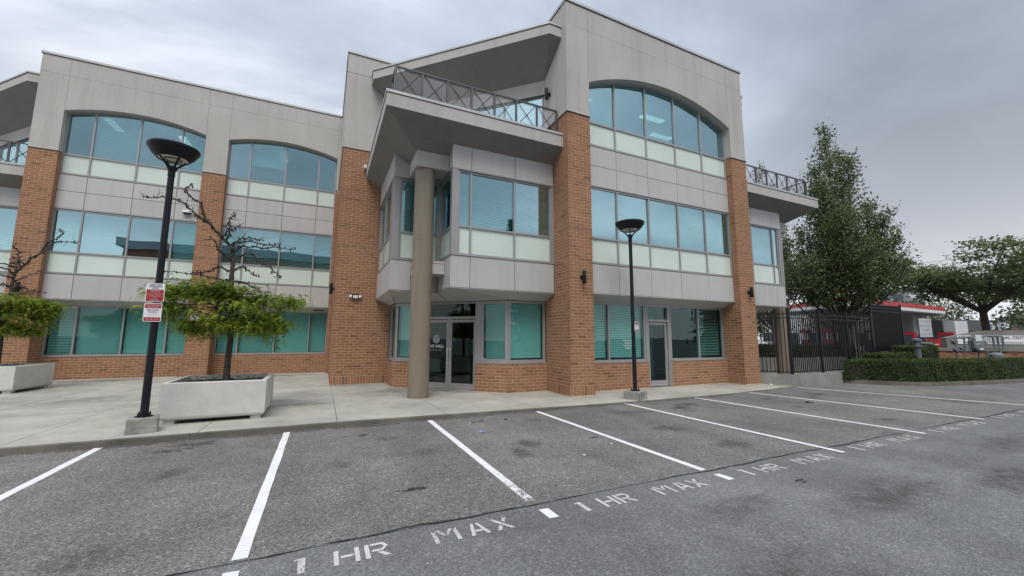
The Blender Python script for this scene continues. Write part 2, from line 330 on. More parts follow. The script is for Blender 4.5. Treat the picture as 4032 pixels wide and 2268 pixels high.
class MB:
    def __init__(s): s.v = []; s.f = []; s.t = []; s.has_t = False
    def face(s, pts, t=0.0):
        i = len(s.v); s.v += [tuple(p) for p in pts]; s.f.append(tuple(range(i, i + len(pts)))); s.t.append(t)
    def box(s, P, s0, s1, d0, d1, z0, z1, t=0.0, skip=()):
        i = len(s.v)
        for z in (z0, z1):
            for (a, b) in ((s0, d0), (s1, d0), (s1, d1), (s0, d1)): s.v.append(P(a, b, z))
        F = {'bot': (0, 3, 2, 1), 'top': (4, 5, 6, 7), 'd0': (0, 1, 5, 4), 's1': (1, 2, 6, 5), 'd1': (2, 3, 7, 6), 's0': (3, 0, 4, 7)}
        for k, q in F.items():
            if k not in skip: s.f.append(tuple(i + j for j in q)); s.t.append(t)
        return s
    def wbox(s, x0, x1, y0, y1, z0, z1, t=0.0): return s.box(WORLD, x0, x1, y0, y1, z0, z1, t)
    def prism(s, poly, z0, z1, t=0.0):
        n = len(poly); i = len(s.v)
        z0 = z0 if isinstance(z0, (list, tuple)) else [z0]*n; z1 = z1 if isinstance(z1, (list, tuple)) else [z1]*n
        for k in range(n): s.v.append((poly[k][0], poly[k][1], z0[k]))
        for k in range(n): s.v.append((poly[k][0], poly[k][1], z1[k]))
        s.f.append(tuple(range(i + n - 1, i - 1, -1))); s.f.append(tuple(range(i + n, i + 2*n))); s.t += [t, t]
        for k in range(n):
            j = (k + 1) % n; s.f.append((i + k, i + j, i + n + j, i + n + k)); s.t.append(t)
        return s
    def tube(s, path, rad, n=6, t=0.0, cap=True):
        path = [Vector(p) for p in path]
        if isinstance(rad, (int, float)): rad = [rad]*len(path)
        base = len(s.v); up = Vector((0.13, 0.27, 0.95)); prev = None
        for k, p in enumerate(path):
            a = path[min(k + 1, len(path)-1)] - path[max(k - 1, 0)]
            a = a.normalized() if a.length > 1e-9 else Vector((0, 0, 1))
            if prev is None:
                x = a.cross(up)
                if x.length < 1e-3: x = a.cross(Vector((1, 0, 0)))
            else: x = prev - a*prev.dot(a)
            x.normalize(); prev = x; y = a.cross(x)
            for q in range(n):
                th = 2*math.pi*q/n; w_ = p + (x*math.cos(th) + y*math.sin(th))*rad[k]; s.v.append(w_[:])
        for k in range(len(path)-1):
            for q in range(n):
                a0 = base + k*n + q; a1 = base + k*n + (q + 1) % n
                s.f.append((a0, a1, a1 + n, a0 + n)); s.t.append(t)
        if cap:
            s.f.append(tuple(base + q for q in range(n-1, -1, -1))); e_ = base + (len(path)-1)*n
            s.f.append(tuple(e_ + q for q in range(n))); s.t += [t, t]
        return s
    def lathe(s, c, prof, n=24, t=0.0, cap=True):
        i = len(s.v)
        for r, z in prof:
            for q in range(n):
                th = 2*math.pi*q/n; s.v.append((c[0] + r*math.cos(th), c[1] + r*math.sin(th), c[2] + z))
        for k in range(len(prof)-1):
            for q in range(n):
                a0 = i + k*n + q; a1 = i + k*n + (q + 1) % n
                s.f.append((a0, a1, a1 + n, a0 + n)); s.t.append(t)
        if cap:
            s.f.append(tuple(i + q for q in range(n-1, -1, -1))); e_ = i + (len(prof)-1)*n
            s.f.append(tuple(e_ + q for q in range(n))); s.t += [t, t]
        return s
    def build(s, name, mat, parent=None, smooth=False, tint=False):
        me = bpy.data.meshes.new(name); me.from_pydata(s.v, [], s.f)
        if tint:
            a = me.attributes.new('tint', 'FLOAT', 'FACE'); a.data.foreach_set('value', s.t)
        me.materials.append(M[mat] if isinstance(mat, str) else mat)
        if smooth:
            me.polygons.foreach_set('use_smooth', [True]*len(me.polygons))
            try: me.set_sharp_from_angle(angle=R(40))
            except Exception: pass
        me.update()
        o = bpy.data.objects.new(name, me); col.objects.link(o); attach(o, parent)
        return o
def np_mesh(name, V, F, mat, tint=None, parent=None):
    """V (n,3), F (m,4) quads as arrays"""
    me = bpy.data.meshes.new(name); n, m_ = len(V), len(F); k = F.shape[1]
    me.vertices.add(n); me.vertices.foreach_set('co', V.astype(np.float32).ravel())
    me.loops.add(m_*k); me.loops.foreach_set('vertex_index', F.astype(np.int32).ravel())
    me.polygons.add(m_); me.polygons.foreach_set('loop_start', np.arange(0, m_*k, k, dtype=np.int32))
    me.update(calc_edges=True); me.validate()
    if tint is not None:
        a = me.attributes.new('tint', 'FLOAT', 'FACE'); a.data.foreach_set('value', tint.astype(np.float32))
    me.materials.append(M[mat])
    o = bpy.data.objects.new(name, me); col.objects.link(o); attach(o, parent)
    return o
def tag(o, label=None, cat=None, group=None, kind=None):
    if label: o['label'] = label
    if cat: o['category'] = cat
    if group: o['group'] = group
    if kind: o['kind'] = kind
    return o
def empty(name, loc=(0, 0, 0), label=None, cat=None, group=None, rz=0):
    o = bpy.data.objects.new(name, None); col.objects.link(o); o.location = loc; o.rotation_euler = (0, 0, rz)
    o.empty_display_size = 0.2
    return tag(o, label, cat, group)
_txt = {}
def text_mesh(body, size, align='CENTER', font_w=1.0):
    key = (body, size, align)
    if key in _txt: return _txt[key]
    cu = bpy.data.curves.new('t', 'FONT'); cu.body = body; cu.size = size; cu.align_x = align; cu.align_y = 'CENTER'; cu.resolution_u = 2
    cu.offset = size*0.012
    ob = bpy.data.objects.new('t', cu); col.objects.link(ob)
    dg = bpy.context.evaluated_depsgraph_get(); me = bpy.data.meshes.new_from_object(ob.evaluated_get(dg))
    bpy.data.objects.remove(ob); me.name = 'lettering'
    _txt[key] = me; return me
def lettering(body, size, mat, org, u, up, parent, align='CENTER', sx=1.0, name='lettering'):
    me = text_mesh(body, size, align).copy(); me.materials.clear(); me.materials.append(M[mat])
    o = bpy.data.objects.new(name, me); col.objects.link(o)
    u = Vector(u).normalized(); up = Vector(up).normalized(); nn = u.cross(up)
    mt = Matrix(((u.x*sx, up.x, nn.x, org[0]), (u.y*sx, up.y, nn.y, org[1]), (u.z*sx, up.z, nn.z, org[2]), (0, 0, 0, 1)))
    attach(o, parent)
    o.matrix_basis = mt
    return o
# ================================================================== GROUND
GZ = 0.10                                     # plaza level at the building
g = MB(); g.face([(-600, -600, -0.03), (600, -600, -0.03), (600, 600, -0.03), (-600, 600, -0.03)])
tag(g.build('ground', 'asphalt_lane'), kind='structure')
g = MB(); g.face([(-60, -60, 0), (60, -60, 0), (60, 4.07, 0), (-60, 4.07, 0)])
tag(g.build('parking_lane', 'asphalt_lane'), kind='structure')
g = MB(); g.face([(-60, 4.07, 0.004), (20.6, 4.07, 0.004), (21.3, 9.9, 0.004), (-60, 9.9, 0.004)])
tag(g.build('parking_bays', 'asphalt_stall'), kind='structure')
g = MB(); g.face([(20.62, 4.07, 0.003), (60, 4.07, 0.003), (60, 12, 0.003), (21.32, 12, 0.003)])
tag(g.build('parking_apron', 'asphalt_lane'), kind='structure')
# the worn seam between the two asphalts
rs = random.Random(3); g = MB(); n = 240; xs = [-12 + 42*i/n for i in range(n + 1)]
yy = [4.07 + 0.018*math.sin(x*2.1) + 0.012*math.sin(x*7.3 + 1) + rs.uniform(-.008, .008) for x in xs]
hw = [max(0.0012, 0.007 + 0.011*math.sin(x*1.3 + .5)*math.sin(x*.47) + rs.uniform(-.006, .008)) for x in xs]
for i in range(n): g.face([(xs[i], yy[i]-hw[i], .008), (xs[i+1], yy[i+1]-hw[i+1], .008), (xs[i+1], yy[i+1]+hw[i+1], .008), (xs[i], yy[i]+hw[i], .008)])
tag(g.build('pavement_seam', 'crack'), kind='structure')

# plaza slab: slabs between open joints, kerb edge dropping to the right
def edge_y(x): return 9.0 if x < 12.5 else 9.0 + (x - 12.5)*0.12
def edge_z(x): return 0.115 - 0.075*min(1, max(0, (x - 1.0)/7.0))
jx = [-60, -17, -13.3, -10.9, -8.5, -6.6, -4.4, -1.91, 0.36, 2.60, 4.85, 7.1, 9.35, 11.6, 13.85, 16.15]
jy_in = [16.0, 36.0]
pz = empty('plaza', (0, 12, 0)); wroot(pz); tag(pz, kind='structure')
for i in range(len(jx) - 1):
    a, b = jx[i] + .006, jx[i+1] - .006
    for (y0f, y1f) in ((edge_y, lambda x: 12.45), (lambda x: 12.462, lambda x: 16.0), (lambda x: 16.012, lambda x: 40)):
        if a > 4.5 and y0f(a) > 12: continue
        y1 = 16 if False else None
        g = MB()
        poly = [(a, y0f(a)+.002), (b, y0f(b)+.002), (b, y1f(b)), (a, y1f(a))]
        z1 = [edge_z(a) if y0f is edge_y else GZ, edge_z(b) if y0f is edge_y else GZ, GZ, GZ]
        if poly[2][1] - poly[1][1] < .3: continue
        g.prism(poly, -0.02, z1); g.build('paving_slab', 'sidewalk', pz)
g = MB(); g.face([(-60, 9.2, .035), (16, 9.6, .02), (16, 40, .035), (-60, 40, .035)]); g.build('joint_bed', 'crack', pz)
# kerb stones along the edge
kb = empty('kerb', (0, 9, 0)); wroot(kb); tag(kb, kind='structure')
kx = [-60, -30, -12, -8.2, -6.0, -4.4, -2.0, 0.38, 2.6, 4.85, 7.1, 9.35, 11.6, 13.85, 16.1]
for i in range(len(kx) - 1):
    a, b = kx[i] + .004, kx[i+1] - .004
    g = MB(); za, zb = edge_z(a) + .003, edge_z(b) + .003
    g.prism([(a, edge_y(a)-.015), (b, edge_y(b)-.015), (b, edge_y(b)+.0), (a, edge_y(a)+.0)], -.02, [za-.02, zb-.02, zb, za])
    g.build('kerb_stone', 'kerb', kb)
# debris gathered in the gutter
rs = random.Random(11); V = []; F = []
for i in range(900):
    x = rs.uniform(-5.5, 1.0) if rs.random() < .8 else rs.uniform(-5, 7); y = 8.975 - abs(rs.gauss(0, .05)); a = rs.uniform(0, 6.3); s_ = rs.uniform(.004, .014)
    ca, sa = math.cos(a)*s_, math.sin(a)*s_; i0 = len(V)
    V += [(x-ca, y-sa, .009), (x+sa*.6, y-ca*.6, .012), (x+ca, y+sa, .010), (x-sa*.6, y+ca*.6, .013)]; F.append((i0, i0+1, i0+2, i0+3))
tag(np_mesh('gutter_debris', np.array(V), np.array(F), 'brown_debris'), 'brown leaf litter gathered along the kerb below the planter', 'leaf litter', kind='stuff')

# painted stall lines (measured ends: lane end, kerb end)
STR = [((-3.12, 4.08), (-3.17, 8.92), 0.15), ((-0.51, 4.10), (-0.51, 8.92), 0.45), ((2.19, 4.16), (2.21, 8.92), 0.85), ((4.84, 4.10), (4.87, 8.90), 0.45),
       ((7.64, 3.78), (7.68, 9.0), 0.1), ((10.59, 3.85), (10.40, 9.05), 0.1), ((13.72, 3.95), (13.08, 9.08), 0.1), ((17.74, 4.30), (16.17, 9.29), 0.1)]
def wear_mesh(name, quads, mat, parent=None):
    V = [p for q in quads for p, _ in q]; F = [tuple(range(4*i, 4*i + 4)) for i in range(len(quads))]
    me = bpy.data.meshes.new(name); me.from_pydata(V, [], F); a = me.attributes.new('wear', 'FLOAT', 'POINT'); a.data.foreach_set('value', [w_ for q in quads for _, w_ in q])
    me.materials.append(M[mat]); o = bpy.data.objects.new(name, me); col.objects.link(o); attach(o, parent); return o
for i, (a, b, wr) in enumerate(STR):
    q = []; dx, dy = b[0]-a[0], b[1]-a[1]; L = math.hypot(dx, dy); px, py = dy/L*.054, -dx/L*.054; N = 12; rs = random.Random(i)
    ed = [(rs.uniform(-.004, .004), rs.uniform(-.004, .004)) for _ in range(N + 1)]
    for k in range(N):
        t0, t1 = k/N, (k + 1)/N
        def pt(t, s_, e_): return (a[0]+dx*t+px*(s_)+e_, a[1]+dy*t+py*s_, .0085)
        w0, w1 = wr*(1-t0)**2, wr*(1-t1)**2
        q.append(((pt(t0, -1, ed[k][0]), w0), (pt(t0, 1, ed[k][1]), w0), (pt(t1, 1, ed[k+1][1]), w1), (pt(t1, -1, ed[k+1][0]), w1)))
    tag(wear_mesh('bay_line', q, 'line_paint'), kind='structure')
    if i in (1, 2, 3):     # the short dash beyond the seam
        cx = a[0] + (0.03 if i > 1 else -.02); q = [(((cx-.055, 3.70, .0045), .05), ((cx+.055, 3.70, .0045), .05), ((cx+.05, 3.92, .0045), .2), ((cx-.06, 3.93, .0045), .2))]
        tag(wear_mesh('bay_line_dash', q, 'line_paint'), kind='structure')
# stencilled 1 HR MAX: strokes in letter space (x 0..w, y 0..1)
ST = {'1': (0.20, [[(.35, .0), (.62, .0), (.62, 1), (.35, 1)], [(.20, .84), (.33, .89), (.33, 1.0), (.20, .95)]]),
      'H': (0.20, [[(0, 0), (.19, 0), (.19, 1), (0, 1)], [(.81, 0), (1, 0), (1, 1), (.81, 1)], [(.26, .42), (.75, .42), (.75, .58), (.26, .58)]]),
      'R': (0.20, [[(0, 0), (.19, 0), (.19, 1), (0, 1)], [(.25, .85), (.70, .85), (.78, 1), (.25, 1)], [(.70, .85), (.80, .70), (.97, .72), (.78, 1)], [(.80, .70), (.66, .54), (.72, .40), (.97, .72)], [(.27, .40), (.72, .40), (.66, .54), (.27, .54)], [(.46, .35), (.70, .35), (1.02, 0), (.76, 0)]]),
      'M': (0.24, [[(0, 0), (.16, 0), (.16, .80), (0, 1)], [(.84, 0), (1, 0), (1, 1), (.84, .80)], [(.14, .98), (.30, .98), (.48, .62), (.46, .42)], [(.86, .98), (.70, .98), (.54, .62), (.54, .42)]]),
      'A': (0.19, [[(0, 0), (.20, 0), (.44, 1), (.30, 1)], [(.80, 0), (1, 0), (.70, 1), (.54, 1)], [(.29, .26), (.72, .26), (.69, .42), (.33, .42)]]),
      'X': (0.19, [[(0, 1), (.24, 1), (1, 0), (.76, 0)], [(.76, 1), (1, 1), (.70, .60), (.58, .76)], [(0, 0), (.24, 0), (.44, .28), (.32, .44)]])}
OFF = [('1', .36), ('H', .69), ('R', .93), ('M', 1.51), ('A', 1.84), ('X', 2.09)]
starts = [s_[0][0] for s_ in STR]
for k in range(1, 8):
    x0 = starts[k]; wdt = (starts[k+1]-starts[k] if k < 7 else 4.0); f = min(1.0, wdt/2.69) if k < 4 else 1.0
    y0 = 3.68 + (0.0 if k < 4 else (k-3)*0.035)
    q = []; rs = random.Random(50 + k)
    for ch, ox in OFF:
        w_, polys = ST[ch]; wr = rs.uniform(.0, .2)
        if k == 1 and ch in 'MX1': wr = .30
        ox *= (wdt/2.69)
        for p in polys: q.append([((x0 + ox + a*w_, y0 + b*.235, .0045), wr) for a, b in p])
    tag(wear_mesh('painted_lettering', q, 'stencil_paint'), kind='structure')
# oil drips and tar marks
rs = random.Random(5)
for (cx, cy, L, W_, nb) in ((1.02, 5.05, .32, .05, 9), (-1.9, 8.2, .5, .10, 7), (0.55, 8.1, .55, .10, 7), (3.05, 8.35, .35, .08, 6), (4.6, 6.2, .2, .05, 4), (5.6, 3.3, .1, .05, 2), (8.8, 8.0, .4, .1, 4)):
    g = MB()
    for i in range(nb):
        x = cx + rs.uniform(-L/2, L/2); y = cy + rs.uniform(-W_, W_); r_ = rs.uniform(.012, .045)
        g.face([(x + r_*rs.uniform(.8, 1.9)*math.cos(t)*1.3, y + r_*rs.uniform(.3, .7)*math.sin(t), .0092 + i*.0002) for t in [j*math.pi/5 for j in range(10)]])
    tag(g.build('oil_stain', 'tar_stain'), kind='structure')

# soft stains on the bays; grime with painted contact shade at the wall feet
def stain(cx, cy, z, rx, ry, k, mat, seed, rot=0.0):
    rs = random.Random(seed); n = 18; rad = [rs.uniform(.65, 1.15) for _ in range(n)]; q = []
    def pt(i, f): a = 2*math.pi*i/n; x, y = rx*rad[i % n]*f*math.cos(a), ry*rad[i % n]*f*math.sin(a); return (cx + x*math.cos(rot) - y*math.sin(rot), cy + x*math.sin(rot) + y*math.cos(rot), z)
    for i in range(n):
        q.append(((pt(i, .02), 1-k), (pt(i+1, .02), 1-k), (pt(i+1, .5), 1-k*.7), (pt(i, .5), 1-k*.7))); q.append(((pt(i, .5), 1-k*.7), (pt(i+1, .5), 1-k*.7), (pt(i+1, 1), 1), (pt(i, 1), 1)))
    tag(wear_mesh('stain_and_shade', q, mat), kind='structure')
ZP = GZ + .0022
for i, (x, y, rx, ry, k) in enumerate(((.9, 15.6, 1.2, .45, .45), (-3, 20.7, 4.2, .8, .5), (-8, 20.9, 3, .7, .5), (2.3, 13.6, .9, 1.1, .4), (3.6, 12.95, 1.2, .5, .55), (-1.9, 12.6, 1.7, .6, .5), (-.5, 11.4, .9, 1.0, .45), (-6.2, 14.5, 2.6, 1.5, .25), (1.4, 13.2, 1.2, 1.0, .25))): stain(x, y, ZP + i*.0003, rx, ry, k, 'grime_shade_paving', 70 + i, -.785 if i == 4 else 0)  # grime plus contact shade painted at walls, entrance and planter
for i, (x, y, rx, ry, k) in enumerate(((3.0, 12.9, .5, .8, .5), (2.7, 14.9, .7, .35, .5), (-1.5, 15.7, 1.2, .06, .8), (.36, 13.5, .06, 2.6, .7))): stain(x, y, ZP + .004 + i*.0003, rx, ry, k, 'grime_pale', 90 + i)
rs = random.Random(17)
for i in range(22):
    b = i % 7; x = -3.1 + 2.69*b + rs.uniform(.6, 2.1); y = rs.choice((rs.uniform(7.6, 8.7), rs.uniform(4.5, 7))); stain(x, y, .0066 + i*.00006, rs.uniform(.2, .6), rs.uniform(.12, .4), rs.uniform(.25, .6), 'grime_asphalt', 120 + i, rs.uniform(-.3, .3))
for i, (x, y, rx, ry, k) in enumerate(((6.2, 2.6, 1.6, .5, .4), (8.2, 2.2, 1.4, .35, .45), (4.2, 3.1, 1.0, .3, .3), (11, 2.9, 2.2, .4, .3), (3.0, 2.0, 1.5, .5, .3))): stain(x, y, .0035 + i*.0001, rx, ry, k, 'grime_asphalt', 160 + i, .1)
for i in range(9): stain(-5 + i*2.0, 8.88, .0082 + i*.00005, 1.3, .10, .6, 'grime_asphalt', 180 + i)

# ================================================================== OFFICE BUILDING
BLD = wroot(empty('office_building', (3.0, 16.0, GZ), 'three-storey brick and grey stucco office building with teal windows and balconies', 'building'))
BR = []                                   # every brick: (P, s0, s1, z0, z1, parent, tint)
def bricks(P, s0, s1, z0, z1, par, soldier=0.0, rowlock=0.0, seed=0):
    rs = random.Random(seed); j = .0145; Lb = .2925; z = z0
    def tint(): 
        r_ = rs.random(); return .08 + rs.random()*.2 if r_ < .07 else (.9 + rs.random()*.1 if r_ < .11 else .38 + rs.random()*.42)
    if soldier:
        n = max(1, round((s1-s0)/.0975)); w_ = (s1-s0)/n
        for i in range(n): BR.append((P, s0 + i*w_ + j/2, s0 + (i+1)*w_ - j/2, z + j/2, z + soldier - j/2, par, tint()))
        z += soldier
    top = z1 - rowlock; n = max(1, round((top - z)/.0995)); ch = (top - z)/n
    for k in range(n):
        a = s0 - (0 if (k + seed) % 2 else Lb/2)
        while a < s1 - .02:
            b = a + Lb; x0, x1 = max(a, s0), min(b, s1)
            if x1 - x0 > .04: BR.append((P, x0 + (j/2 if x0 > s0 else 0), x1 - (j/2 if x1 < s1 else 0), z + j/2, z + ch - j/2, par, tint()))
            a = b
        z += ch
    if rowlock:
        n = max(1, round((s1-s0)/.0975)); w_ = (s1-s0)/n
        for i in range(n): BR.append((P, s0 + i*w_ + j/2, s0 + (i+1)*w_ - j/2, z + j/2, z + rowlock - j/2, par, tint()))

def rpane(P, s0, s1, d, z0, z1, rs, topf=None, thick=.008):
    """one pane, its corners a hair out of plane so that each reflects a little differently"""
    a, b = rs.uniform(-.006, .006), rs.uniform(-.008, .008)
    g = MB()
    if topf is None:
        q = [(s0, z0, 0), (s1, z0, a), (s1, z1, a + b), (s0, z1, b)]
        g.face([P(s_, d + e_, z) for s_, z, e_ in q]); g.face([P(s_, d + e_ - thick, z) for s_, z, e_ in q][::-1])
    else:
        N = 8; pts = [(s0, z0), (s1, z0)] + [(s1 + (s0-s1)*i/N, topf(s1 + (s0-s1)*i/N)) for i in range(N + 1)]
        f = lambda s_, z: d + (s_-s0)/(s1-s0)*a + (z-z0)/1.8*b
        g.face([P(s_, f(s_, z), z) for s_, z in pts]); g.face([P(s_, f(s_, z)-thick, z) for s_, z in pts][::-1])
    return g
def blind_mesh(P, s0, s1, d, z0, z1, ang, pitch=.05, wd=.050):
    g = MB(); n = int((z1-z0)/pitch); ca, sa = math.cos(ang)*wd/2, math.sin(ang)*wd/2
    for i in range(n):
        z = z1 - .03 - i*pitch
        g.face([P(s0, d - ca, z + sa), P(s1, d - ca, z + sa), P(s1, d + ca, z - sa), P(s0, d + ca, z - sa)])
    g.box(P, s0, s1, d-.02, d+.02, z1-.025, z1)
    return g
ROOMS = []
def glazing(P, xs, rows, blinds, seed, mat='glass', topf=None, fr=.055, d=0.0, dep=.09, ends=True, top_frame=True, rand_bl=0.0):
    """rows: list of (kind, z0, z1) from the bottom; the frame is one part, panes / spandrels / blinds its pieces"""
    rs = random.Random(seed); g = MB(); h = fr/2
    zb = rows[0][1]; zt = rows[-1][2]
    for i, x in enumerate(xs):
        a, b = (x, x + fr) if i == 0 else ((x - fr, x) if i == len(xs)-1 else (x - h, x + h))
        g.box(P, a, b, d-dep, d, zb, (topf((a+b)/2) if topf else zt))
    zs = [r_[1] for r_ in rows] + ([] if topf else [zt])
    for k, z in enumerate(zs):
        za, zb_ = (z, z + fr*1.25) if k == 0 else ((z - fr, z) if (k == len(zs)-1 and not topf) else (z - h, z + h))
        for i in range(len(xs)-1):
            g.box(P, xs[i] + (fr if i == 0 else h) - .001, xs[i+1] - (fr if i == len(xs)-2 else h) + .001, d-dep+.002, d-.004, za, zb_)
    if topf:
        N = 40; a, b = xs[0], xs[-1]
        for i in range(N):
            s0, s1 = a + (b-a)*i/N, a + (b-a)*(i+1)/N; z0, z1 = topf(s0), topf(s1)
            i0 = len(g.v)
            for dd in (d-dep, d-.002):
                g.v += [P(s0, dd, z0-fr), P(s1, dd, z1-fr), P(s1, dd, z1), P(s0, dd, z0)]
            for q in ((0, 1, 2, 3), (4, 7, 6, 5), (0, 4, 5, 1)): g.f.append(tuple(i0 + t for t in q)); g.t.append(0)
    W_ = g.build('window', 'frame', BLD)
    for r_i, (kind, z0, z1) in enumerate(rows):
        for i in range(len(xs)-1):
            s0 = xs[i] + (fr if i == 0 else h) - .006; s1 = xs[i+1] - (fr if i == len(xs)-2 else h) + .006
            za = z0 + (fr*1.2 if r_i == 0 else h) - .008; last = r_i == len(rows)-1; zb_ = z1 - (fr if last else h) + .006
            if kind == 's':
                rpane(P, s0, s1, d-.045, za, zb_, rs).build('spandrel_pane', 'spandrel', W_)
            else:
                tf = (lambda s_: topf(s_) - fr + .006) if (topf and last) else None
                rpane(P, s0, s1, d-.045, za, zb_, rs, tf).build('pane', mat, W_)
                bl = blinds[i % len(blinds)] if blinds else None
                if bl is not None:
                    zt_ = (min(tf(s0), tf(s1)) if tf else zb_) - .01; ang, drop = bl if isinstance(bl, tuple) else (bl, 1.0)
                    z_lo = zt_ - (zt_ - za - .02)*drop
                    (blind_mesh(P, s0 + .02, s1 - .02, d-.17, z_lo, zt_, R(ang + rs.uniform(-3, 3)), .05, .054) if ang >= 60 else blind_mesh(P, s0 + .02, s1 - .02, d-.17, z_lo, zt_, R(ang + 28 + rs.uniform(-2, 2)), .062, .046)).build('blind', 'blind', W_)
    return W_
def panels(P, xs, zs, d=0.0, dep=.05, gap=.017, mat='panel', back=True):
    for i in range(len(xs)-1):
        for k in range(len(zs)-1):
            g = MB(); g.box(P, xs[i] + gap/2, xs[i+1] - gap/2, d-dep, d + rnd.uniform(-.002, .002), zs[k] + gap/2, zs[k+1] - gap/2)
            g.build('metal_panel', mat, BLD)
    if back:
        g = MB(); g.box(P, xs[0] + .03, xs[-1] - .03, d-dep-.02, d-.02, zs[0] + .002, zs[-1]-.002); g.build('panel_backing', 'panel_gap', BLD)

CAPZ, BRZ = 13.05, 9.05
def flash(P, s0, s1, z, h=.035, out=.03, d=0.0, mat='flashing', back=.05):
    g = MB(); g.box(P, s0, s1, d-back, d+out, z, z+h); g.build('ledge_flashing', mat, BLD)
    g = MB(); g.box(P, s0, s1, d-.02, d+out*.55, z-.016, z-.001); g.build('shadow_strip', 'dark_line', BLD)  # dark strip painting the shadow line under the flashing
def cap(P, s0, s1, z=CAPZ, d=0.0):
    g = MB(); g.box(P, s0, s1, d-.30, d+.035, z-.07, z+.02); g.build('parapet_cap', 'flashing', BLD)
    g = MB(); g.box(P, s0, s1, d-.02, d+.018, z-.092, z-.071); g.build('shadow_strip', 'dark_line', BLD)  # dark strip drawn as the shadow of the cap

def pier(x0, x1, y, yb_up, yb_low, front=True, left=True, right=True, seed=1):
    """brick pier with a mortar core; deeper at the ground floor, where the glazing is set back"""
    g = MB(); i_ = .0035
    g.wbox(x0 + i_, x1 - i_, y + i_, yb_low, -.02, 3.25); g.wbox(x0 + i_, x1 - i_, y + i_, yb_up, 3.25, BRZ)
    c = g.build('brick_pier', 'mortar', BLD)
    PF = place((0, y), (1, 0), (0, -1))
    bricks(PF, x0, x1, GZ, 5.18, c, .29, seed=seed); bricks(PF, x0, x1, 5.20, BRZ, c, seed=seed + 1)
    for on, x, n_ in ((left, x0, -1), (right, x1, 1)):
        if not on: continue
        PS = place((x, 0), (0, 1), (n_, 0))
        bricks(PS, y + .014, yb_low, GZ, 3.24, c, .29, seed=seed + 2); bricks(PS, y + .014, yb_up, 3.25, 5.18, c, seed=seed + 2); bricks(PS, y + .014, yb_up, 5.20, BRZ, c, seed=seed + 3)
    g = MB(); g.wbox(x0 + .002, x1 - .002, y + .002, min(yb_up, y + .7), 5.182, 5.198); g.build('control_joint', 'dark_line', c)
    return c

def arch_fn(xa, xb, spring, top):
    hw_ = (xb-xa)/2; sg = top - spring; rr = (hw_*hw_ + sg*sg)/(2*sg); xc = (xa+xb)/2
    return lambda x: top - rr + math.sqrt(max(0, rr*rr - (x-xc)**2))

def stucco_front(Y, x0, x1, bays, depth, zj, gap=.007):
    """upper wall: columns of stucco down to the brick, arched heads over each bay, V-joints left open"""
    PF = place((0, Y), (1, 0), (0, -1)); g = MB(); g2 = MB()
    cuts = [x0]; segs = []
    for (a, b, sp, tp) in bays: cuts += [a, b]
    cuts.append(x1)
    def strip(a, b, fl, fr_):
        for (lo0, lo1, hi) in ((fl, fr_, zj - gap/2), (zj + gap/2, zj + gap/2, CAPZ - .06)):
            if isinstance(lo0, float): pass
            g.face([PF(a, 0, lo0), PF(b, 0, lo1), PF(b, 0, hi), PF(a, 0, hi)])
        a_, b_ = max(a - .01, x0 + .02), min(b + .01, x1 - .02)
        g2.face([PF(a_, -.012, fl + .02), PF(b_, -.012, fr_ + .02), PF(b_, -.012, CAPZ-.07), PF(a_, -.012, CAPZ-.07)])
    prev = x0
    for (a, b, sp, tp) in bays + [(x1, x1, 0, 0)]:
        if a - prev > .01: strip(prev + (gap/2 if prev > x0 else 0), a - (gap/2 if a < x1 else 0), BRZ + .03, BRZ + .03)
        if b > a:
            fn = arch_fn(a, b, sp, tp); N = 28
            for i in range(N):
                s0, s1 = a + (b-a)*i/N, a + (b-a)*(i+1)/N
                strip(s0 + (gap/2 if i == 0 else 0), s1 - (gap/2 if i == N-1 else 0), fn(s0), fn(s1))
                g.face([PF(s0, 0, fn(s0)), PF(s0, -depth, fn(s0)), PF(s1, -depth, fn(s1)), PF(s1, 0, fn(s1))])
            for x in (a, b):
                g.face([PF(x, 0, BRZ + .03), PF(x, -depth, BRZ + .03), PF(x, -depth, fn(x)), PF(x, 0, fn(x))])
        prev = b
    g.build('stucco_wall', 'stucco', BLD); g2.build('stucco_backing', 'dark_line', BLD)

def wing_bay(Y, xa, xb, mull, sp, tp, bl3, bl2, blg, seed, gf=True, lights=()):
    PW = place((0, Y + .24), (1, 0), (0, -1)); fn = arch_fn(xa, xb, sp, tp)
    glazing(PW, mull, [('s', 8.22, 9.05), ('g', 9.05, tp)], bl3, seed, 'glass', topf=fn)
    panels(PW, mull, [6.84, 7.53, 8.20])
    flash(PW, xa, xb, 6.80, .035, .02)
    glazing(PW, mull, [('s', 4.20, 5.06), ('g', 5.06, 6.785)], bl2, seed + 1, 'glass')
    panels(PW, mull, [3.23, 4.185])
    # sloping soffit down to the set-back ground floor
    d_in = -.58
    for i in range(len(mull)-1):
        g = MB(); a, b = mull[i] + .009, mull[i+1] - .009
        g.face([PW(a, -.006, 3.225), PW(b, -.006, 3.225), PW(b, d_in, 3.0), PW(a, d_in, 3.0)]); g.face([PW(a, -.006, 3.235), PW(a, d_in, 3.012), PW(b, d_in, 3.012), PW(b, -.006, 3.235)])
        g.build('soffit_panel', 'panel', BLD)
    g = MB(); g.face([PW(xa, 0, 3.245), PW(xb, 0, 3.245), PW(xb, d_in, 3.02), PW(xa, d_in, 3.02)]); g.build('soffit_backing', 'panel_gap', BLD)
    g = MB(); g.box(PW, xa, xb, -.012, .012, 3.205, 3.228); g.build('drip_edge', 'flashing', BLD)
    PG = place((0, Y + .80), (1, 0), (0, -1))
    if gf:
        glazing(PG, mull, [('g', 1.0, 3.0)], blg, seed + 2, 'glass_low')
        base_wall(place((0, Y + .70), (1, 0), (0, -1)), xa, xb, seed)
    return PG
